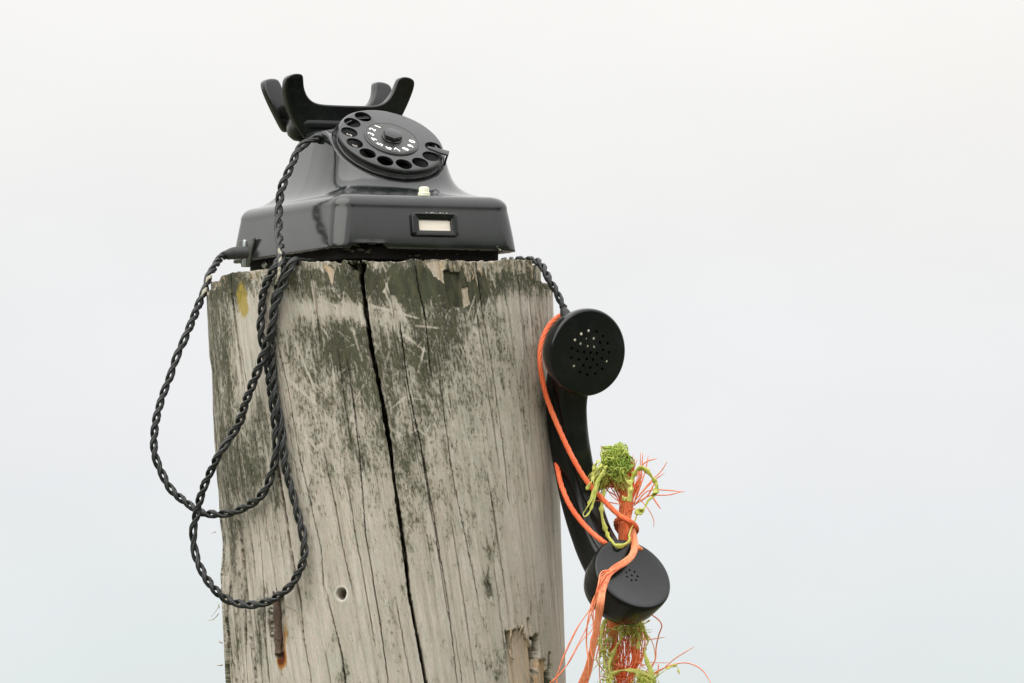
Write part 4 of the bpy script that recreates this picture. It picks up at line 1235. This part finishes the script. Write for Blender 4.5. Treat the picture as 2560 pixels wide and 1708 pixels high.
tag(crust([at(517, 720, -0.011), at(508, 733, -0.014), at(503, 743, -0.016)], ''), 'pale crust lower on the cord beside the lichen', 'crust')

# ------------------------------------------------------------------ orange cord lashing the receiver to the post
oc = [at(1440, 796, -0.030), at(1420, 786, -0.038), at(1400, 790, -0.046), at(1378, 808, -0.053), at(1361, 835, -0.057), at(1351, 870, -0.060), at(1350, 905, -0.061), at(1356, 950, -0.060), at(1369, 1000, -0.059), at(1388, 1050, -0.059),
      at(1410, 1100, -0.060), at(1437, 1155, -0.061), at(1470, 1207, -0.061), at(1508, 1250, -0.060), at(1548, 1288, -0.060), at(1576, 1304, -0.061), at(1590, 1318, -0.055), at(1588, 1332, -0.046),
      at(1570, 1338, -0.038), at(1550, 1330, -0.036), at(1540, 1312, -0.042), at(1546, 1298, -0.052), at(1566, 1300, -0.058), at(1578, 1318, -0.056), at(1570, 1345, -0.046), at(1556, 1378, -0.048), at(1538, 1378, -0.062),
      at(1512, 1358, -0.072), at(1482, 1334, -0.070), at(1450, 1300, -0.066), at(1424, 1262, -0.062), at(1404, 1215, -0.056), at(1392, 1160, -0.044), at(1386, 1112, -0.020), at(1384, 1095, 0.004), at(1370, 1080, 0.05), at(1320, 1060, 0.09)]
C, s_ = catmull(oc, 0.0009)
T_ = Tubes(); Tt, Nn, Bb = frames(C)
ph = 2 * np.pi * s_ / 0.026 + 1.2 * vnoise(s_ * 25, s_ * 0, 2)
for k in range(5):                                      # laid from five soft yarns
    a = ph + 2 * np.pi * k / 5
    o_ = 0.00098 + 0.00014 * (vnoise(s_ * 120, s_ * 0 + k, 4) - 0.5)
    T_.add(C + o_[:, None] * (np.cos(a)[:, None] * Nn + np.sin(a)[:, None] * Bb), 0.00088 + 0.00012 * (vnoise(s_ * 260, s_ * 0 + k, 6) - 0.5), 8)
tag(T_.build('orange_cord', M_ORANGE), 'smooth bright orange cord slung round the earpiece and across the receiver handle', 'cord')

# ------------------------------------------------------------------ frayed orange rope behind and over the mouthpiece
rope = empty('frayed_rope', at(1565, 1345, -0.040), 'frayed orange rope with loose fibres tied to the mouthpiece', 'rope')
def fibres(name, mat, paths, rad, step=0.0016, sides=4, parent=None, kind='stuff', spread=(0.75, 1.3), flat=1.0):
    T_ = Tubes()
    for p in paths:
        C, s_ = catmull(p, step)
        r = rad * RNG.uniform(*spread) * (1 if spread[1] < 2 or RNG.rand() < 0.75 else 1.7)
        taper = np.interp(np.linspace(0, 1, len(C)), [0, 0.8, 1], [1, 0.9, 0.45])
        T_.add(C, r * taper, sides, flat, RNG.uniform(-4, 4) if flat < 1 else 0.0)
    o = T_.build(name, mat)
    if parent is not None: child_world(o, parent)
    if kind: o['kind'] = kind
    return o
rn = RNG.normal
paths = []
for k in range(120):                                    # core: neck at the lashing, bursting open above
    a = RNG.uniform(0, 2 * np.pi); r = math.sqrt(RNG.rand())
    ex, ey = r * math.cos(a), r * math.sin(a)
    yb = -0.043 + 0.0042 * ey
    tw = 0.5
    top = RNG.choice([0, 1, 2], p=[.62, .20, .18])
    p = [at(1563 + 17 * ex, 1365, yb), at(1562 + 19 * ex * math.cos(tw) , 1330, yb), at(1562 + 15 * ex, 1300, yb), at(1566 + 17 * ex, 1262, yb)]
    if top == 0:
        p += [at(1568 + 15 * ex + rn(0, 3), 1220, yb + rn(0, .001)), at(1572 + 13 * ex + rn(0, 5), RNG.uniform(1135, 1205), yb + rn(0, .002))]
    elif top == 1:
        p += [at(1556 + 14 * ex - 6, 1225, yb), at(1540 - RNG.uniform(0, 25), RNG.uniform(1185, 1215), yb + rn(0, .004)), at(1520 - RNG.uniform(0, 30), RNG.uniform(1165, 1205), yb + rn(0, .006))]
    else:
        p += [at(1584 + 10 * ex, 1228, yb), at(1598 + RNG.uniform(0, 10), RNG.uniform(1180, 1210), yb + rn(0, .004))]
    paths.append(p)
fibres('frayed_core', M_ORANGE_D, paths, 0.00045, parent=rope)
paths = []
for ends in ([(1585, 1260), (1600, 1200), (1602, 1130)], [(1586, 1262), (1603, 1190), (1606, 1135)], [(1586, 1260), (1612, 1180), (1622, 1137)], [(1588, 1190), (1612, 1156), (1640, 1148)],
             [(1590, 1250), (1630, 1200), (1652, 1180), (1668, 1155)], [(1585, 1265), (1620, 1228), (1665, 1226), (1710, 1231)], [(1586, 1262), (1625, 1241), (1672, 1238), (1708, 1230)],
             [(1600, 1250), (1622, 1275), (1634, 1300), (1636, 1319)], [(1630, 1240), (1640, 1255), (1652, 1272)], [(1586, 1274), (1570, 1276), (1555, 1290)], [(1580, 1288), (1565, 1302), (1550, 1322)],
             [(1555, 1262), (1505, 1255), (1488, 1251)], [(1505, 1255), (1470, 1243), (1449, 1220)], [(1508, 1140), (1503, 1122), (1501, 1112)], [(1555, 1270), (1530, 1225), (1508, 1200)], [(1556, 1262), (1525, 1235), (1500, 1180)],
             [(1586, 1250), (1630, 1205), (1660, 1182)], [(1590, 1260), (1618, 1240), (1640, 1200)], [(1556, 1270), (1540, 1240), (1520, 1228), (1512, 1215)]):
    z0 = RNG.uniform(-0.052, -0.044)
    paths.append([at(x + rn(0, 1), y + rn(0, 1), z0 + rn(0, 0.002)) for x, y in ends])
fibres('loose_fibres', M_ORANGE_L, paths, 0.00042, parent=rope)
# lower hank below the mouthpiece
paths = []
for k in range(85):
    xg = RNG.choice([1538, 1590, 1568, 1555], p=[.42, .22, .16, .2]); w = {1538: 11, 1590: 8, 1568: 34, 1555: 40}[xg]
    x = xg + rn(0, 1) * w * 0.7; yb = -0.043 + rn(0, 0.004)
    p = [at(1560 + (x - 1560) * 0.5, 1520, yb)]
    for yy in (1560, 1590, 1620, 1650, 1680, 1710, 1745, 1790):
        pull = 1 - 0.55 * smooth(1640, 1700, np.array(float(yy)))
        p.append(at(1558 + (x - 1558 + rn(0, 4)) * pull, yy + rn(0, 4), yb + rn(0, .0012)))
    paths.append(p)
fibres('lower_hank', M_ORANGE_D, paths, 0.00036, parent=rope)
paths = []
for ends in ([(1600, 1600), (1630, 1598), (1663, 1593)], [(1590, 1570), (1625, 1595), (1638, 1640), (1632, 1665), (1610, 1690)], [(1600, 1690), (1645, 1680), (1690, 1645), (1736, 1617)],
             [(1605, 1700), (1650, 1675), (1690, 1660), (1720, 1658), (1755, 1675), (1779, 1712)], [(1615, 1655), (1645, 1657), (1672, 1657)], [(1646, 1661), (1645, 1680), (1638, 1698)],
             [(1500, 1690), (1530, 1697), (1580, 1692), (1610, 1660)], [(1530, 1560), (1520, 1590), (1540, 1620), (1570, 1640)], [(1500, 1600), (1498, 1650), (1500, 1700), (1508, 1730)],
             [(1600, 1630), (1606, 1650), (1590, 1680), (1560, 1695)], [(1540, 1580), (1525, 1610), (1518, 1650)], [(1560, 1560), (1590, 1600), (1610, 1630), (1590, 1660)]):
    z0 = RNG.uniform(-0.054, -0.046)
    paths.append([at(x, y, z0 + rn(0, 0.002)) for x, y in ends])
for k in range(36):
    x, y = RNG.uniform(1512, 1608), RNG.uniform(1560, 1700); z0 = RNG.uniform(-0.055, -0.036)
    p = [at(x, y, z0)]
    a = RNG.uniform(0, 6.28)
    for j in range(4):
        a += rn(0, 0.9); x += 11 * math.cos(a); y += 11 * math.sin(a)
        p.append(at(np.clip(x, 1505, 1615), y, z0 + rn(0, .002)))
    paths.append(p)
fibres('lower_loose_fibres', M_ORANGE_L, paths, 0.00036, parent=rope)
# pale strand drawn over the mouthpiece face
n2u = n2 / np.linalg.norm(n2)
def over_mouth(px, py, off):
    """A point lying off metres above the mouthpiece's face."""
    dx, dy = (px - 1584) * PXM, (1433 - py) * PXM
    dz = -(n2u[0] * dx + n2u[1] * dy) / n2u[2]
    return M_face + VR * dx + VU * dy + VB * (dz + off / n2u[2])
spine = [(at(1578, 1318, -0.056), 8), (at(1584, 1345, -0.060), 9), (over_mouth(1587, 1372, 0.0032), 9), (over_mouth(1580, 1390, 0.0036), 10), (over_mouth(1562, 1406, 0.0036), 11), (over_mouth(1538, 1420, 0.0036), 10),
         (over_mouth(1518, 1438, 0.0034), 10), (over_mouth(1508, 1466, 0.0034), 9), (over_mouth(1501, 1500, 0.0030), 10), (at(1496, 1540, -0.113), 8), (at(1490, 1580, -0.110), 7.5), (at(1480, 1630, -0.106), 8), (at(1470, 1675, -0.102), 11), (at(1456, 1712, -0.099), 13), (at(1440, 1760, -0.096), 15)]
SPc, s_ = catmull([p for p, _ in spine], 0.0016)
SPw = np.interp(np.linspace(0, 1, len(SPc)), np.linspace(0, 1, len(spine)), [w for _, w in spine]) * PXM
Ts, Ns, Bs = frames(SPc)
T_ = Tubes()
for k in range(52):
    a = RNG.uniform(0, 6.28); r = math.sqrt(RNG.rand()); tt = np.linspace(0, 1, len(SPc))
    ang = a + 3.2 * np.exp(-((tt - 0.28) / 0.16) ** 2) * tt + 0.5 * np.sin(tt * 6 + k)
    P = SPc + (SPw * r)[:, None] * (np.cos(ang)[:, None] * Ns * 0.9 + np.sin(ang)[:, None] * Bs * 0.5)
    # flatten against the face: keep the spread sideways in the picture, thin in depth
    dlt = P - SPc; dlt -= 0.6 * (dlt @ VB)[:, None] * VB[None]
    T_.add(SPc + dlt, 0.00055 * RNG.uniform(0.8, 1.25), 5)
fs_o = child_world(T_.build('front_strand', M_ORANGE_L), rope); fs_o['kind'] = 'stuff'
fs_o['label'] = 'pale orange strand lying across the mouthpiece face'
paths = []
for way in ([(1538, 1420), (1508, 1432), (1494, 1465), (1482, 1510), (1450, 1560), (1418, 1625), (1395, 1680), (1372, 1730)],
            [(1540, 1422), (1512, 1436), (1500, 1462), (1486, 1505), (1440, 1575), (1405, 1650), (1385, 1725)],
            [(1530, 1428), (1502, 1445), (1488, 1490), (1470, 1560), (1440, 1620), (1405, 1680), (1360, 1720)],
            [(1512, 1452), (1492, 1485), (1478, 1520), (1482, 1570), (1452, 1605), (1420, 1660), (1370, 1712)],
            [(1515, 1450), (1485, 1495), (1470, 1550), (1466, 1600), (1471, 1660), (1470, 1700)],
            [(1508, 1470), (1490, 1500), (1483, 1530), (1484, 1560)], [(1500, 1500), (1492, 1540), (1478, 1566)],
            [(1530, 1424), (1505, 1428), (1497, 1450), (1490, 1500), (1476, 1540)], [(1520, 1430), (1498, 1460), (1484, 1500)],
            [(1494, 1575), (1480, 1590), (1476, 1620), (1483, 1650)], [(1395, 1680), (1392, 1700), (1398, 1735)]):
    p = []
    for x, y in way:
        inside = math.hypot((x - 1586) / 95, (y - 1432) / 85) < 1.05
        p.append(over_mouth(x, y, 0.0040 + RNG.uniform(0, .002)) if inside else at(x, y, -0.108 + rn(0, .0012)))
    paths.append(p)
fibres('strand_threads', M_ORANGE_L, paths, 0.00042, parent=rope)
T_ = Tubes(); C, s_ = catmull([over_mouth(1590, 1366, .004), over_mouth(1597, 1372, .0045), over_mouth(1604, 1377, .003)], 0.0008); T_.add(C, 0.0016, 7, 0.6)
child_world(T_.build('strand_tag', M_ORANGE_L), rope)

# ------------------------------------------------------------------ green seaweed-like twine caught in the rope
def ribbon(T_, way, w, depth, seed, flat=0.35):
    C, s_ = catmull([at(x, y, d if d is not None else depth) for x, y, d in way], 0.0009)
    t = np.linspace(0, 1, len(C))
    r = w * PXM * (0.55 + 0.9 * vnoise(t * len(way) * 2.2, t * 0 + seed, seed)) * np.interp(t, [0, .05, .95, 1], [.4, 1, 1, .4])
    T_.add(C, r, 7, flat, 6.0 * RNG.uniform(0.5, 1.2))
gw = empty('green_weed', at(1535, 1165, -0.05), 'tuft of bright green filament weed caught on top of the frayed orange rope', 'weed')
paths = []
for k in range(460):
    a = RNG.uniform(0, 6.28); r = 40 * math.sqrt(RNG.rand())
    x, y = 1540 + r * math.cos(a) * 0.85, 1152 + r * math.sin(a) * 1.0
    z0 = -0.050 + rn(0, 0.006); p = [at(x, y, z0)]; b = RNG.uniform(0, 6.28); db = rn(0, 0.5)
    for j in range(7):
        b += db + rn(0, 0.45); x += 5.5 * math.cos(b); y += 5.5 * math.sin(b) + 0.8
        rad_ = math.hypot((x - 1540) / 42, (y - 1154) / 46); lim = 0.93 + 0.16 * math.sin(5 * math.atan2(y - 1154, x - 1540) + 1) + 0.1 * RNG.rand()
        if rad_ > lim: x, y = 1540 + (x - 1540) * lim / rad_, 1154 + (y - 1154) * lim / rad_
        p.append(at(x, y, z0 + rn(0, .0012)))
    paths.append(p)
o = fibres('filaments', M_GREEN_V, paths, 0.00029, parent=gw, spread=(0.5, 2.0), flat=0.4)
paths = []
for k in range(240):
    x, y = RNG.uniform(1490, 1570), RNG.uniform(1165, 1195); z0 = -0.050 + rn(0, 0.005)
    x = 1535 + (x - 1535) * 0.9; p = [at(x, y, z0)]
    drift = -0.45 if x < 1530 else 0.1
    for j in range(4):
        x += rn(drift * 10, 5); y += RNG.uniform(4, 13); p.append(at(x, y, z0 + rn(0, .0015)))
    paths.append(p)
fibres('hanging_filaments', M_GREEN, paths, 0.00030, parent=gw, spread=(0.5, 2.0), flat=0.4)
T_ = Tubes()
for sd, way in ((1, [(1505, 1160), (1488, 1180), (1478, 1205), (1466, 1225)]), (2, [(1510, 1175), (1492, 1205), (1486, 1230), (1476, 1255), (1464, 1275), (1458, 1286), (1462, 1292), (1472, 1283), (1482, 1258), (1488, 1232), (1498, 1205)]),
                (3, [(1498, 1150), (1485, 1168), (1480, 1190)]), (4, [(1500, 1195), (1483, 1230), (1470, 1262)])):
    ribbon(T_, [(x, y, None) for x, y in way], 4.6, -0.066, sd)
child_world(T_.build('left_streamer', M_GREEN), gw)
T_ = Tubes()
ribbon(T_, [(1572, 1252, None), (1576, 1225, None), (1580, 1200, None), (1590, 1178, None), (1602, 1170, None), (1618, 1178, None), (1632, 1196, None), (1641, 1212, None), (1638, 1236, None), (1622, 1250, None), (1612, 1268, None),
             (1604, 1284, None), (1594, 1286, None), (1588, 1300, None), (1580, 1318, None), (1572, 1340, -0.064), (1574, 1352, -0.070), (1562, 1362, -0.074), (1550, 1366, -0.076), (1536, 1362, -0.075), (1526, 1350, -0.072),
             (1516, 1330, None), (1508, 1305, None), (1504, 1280, None), (1506, 1250, None), (1512, 1222, None)], 6.0, -0.060, 11)
ribbon(T_, [(1604, 1284, None), (1590, 1284, None), (1596, 1278, None), (1608, 1272, None)], 7, -0.061, 12)
ribbon(T_, [(1575, 1200, None), (1576, 1225, None), (1573, 1255, None)], 9, -0.0605, 13)
ribbon(T_, [(1555, 1240, None), (1562, 1250, None), (1560, 1256, None)], 8, -0.058, 14)
ribbon(T_, [(1640, 1206, None), (1642, 1222, None), (1630, 1240, None)], 8, -0.061, 15)
child_world(T_.build('long_streamer', M_GREEN), gw)

gl = empty('green_weed', at(1560, 1640, -0.05), 'net of olive green weed tangled in the rope below the mouthpiece', 'weed')
T_ = Tubes()
for sd, way, w in ((21, [(1515, 1545), (1505, 1575), (1502, 1610), (1510, 1650), (1518, 1690), (1522, 1740)], 5), (22, [(1600, 1555), (1612, 1580), (1620, 1605), (1612, 1625), (1616, 1650), (1628, 1680), (1630, 1720)], 6),
                   (23, [(1560, 1580), (1545, 1610), (1530, 1640), (1522, 1665), (1532, 1700)], 6), (24, [(1545, 1575), (1570, 1565), (1595, 1562), (1608, 1580)], 6), (25, [(1530, 1685), (1560, 1676), (1590, 1678), (1625, 1690)], 6),
                   (26, [(1590, 1690), (1610, 1688), (1630, 1696), (1612, 1712), (1595, 1720)], 13), (27, [(1600, 1700), (1622, 1704), (1625, 1740)], 13), (28, [(1630, 1700), (1650, 1685), (1675, 1668), (1692, 1662)], 3),
                   (29, [(1692, 1664), (1696, 1676), (1698, 1686)], 2.5), (30, [(1570, 1556), (1590, 1572), (1596, 1600), (1594, 1625)], 4), (31, [(1520, 1690), (1530, 1720), (1528, 1760)], 9)):
    ribbon(T_, [(x, y, None) for x, y in way], w, -0.056, sd)
child_world(T_.build('streamers', M_GREEN), gl)['kind'] = 'stuff'
paths = []
for k in range(300):
    k = k // 2
    if k < 60: x, y = RNG.uniform(1545, 1605), RNG.uniform(1555, 1585)
    elif k < 110: x, y = RNG.uniform(1585, 1632), RNG.uniform(1680, 1730)
    else: x, y = RNG.uniform(1505, 1530), RNG.uniform(1560, 1720)
    z0 = -0.052 + rn(0, 0.005); p = [at(x, y, z0)]; b = RNG.uniform(0, 6.28)
    for j in range(4):
        b += rn(0, 0.8); x += 8 * math.cos(b); y += 8 * math.sin(b) + 2.5
        p.append(at(x, y, z0 + rn(0, .002)))
    paths.append(p)
fibres('filaments', M_GREEN, paths, 0.00028, parent=gl, spread=(0.5, 2.0), flat=0.4)
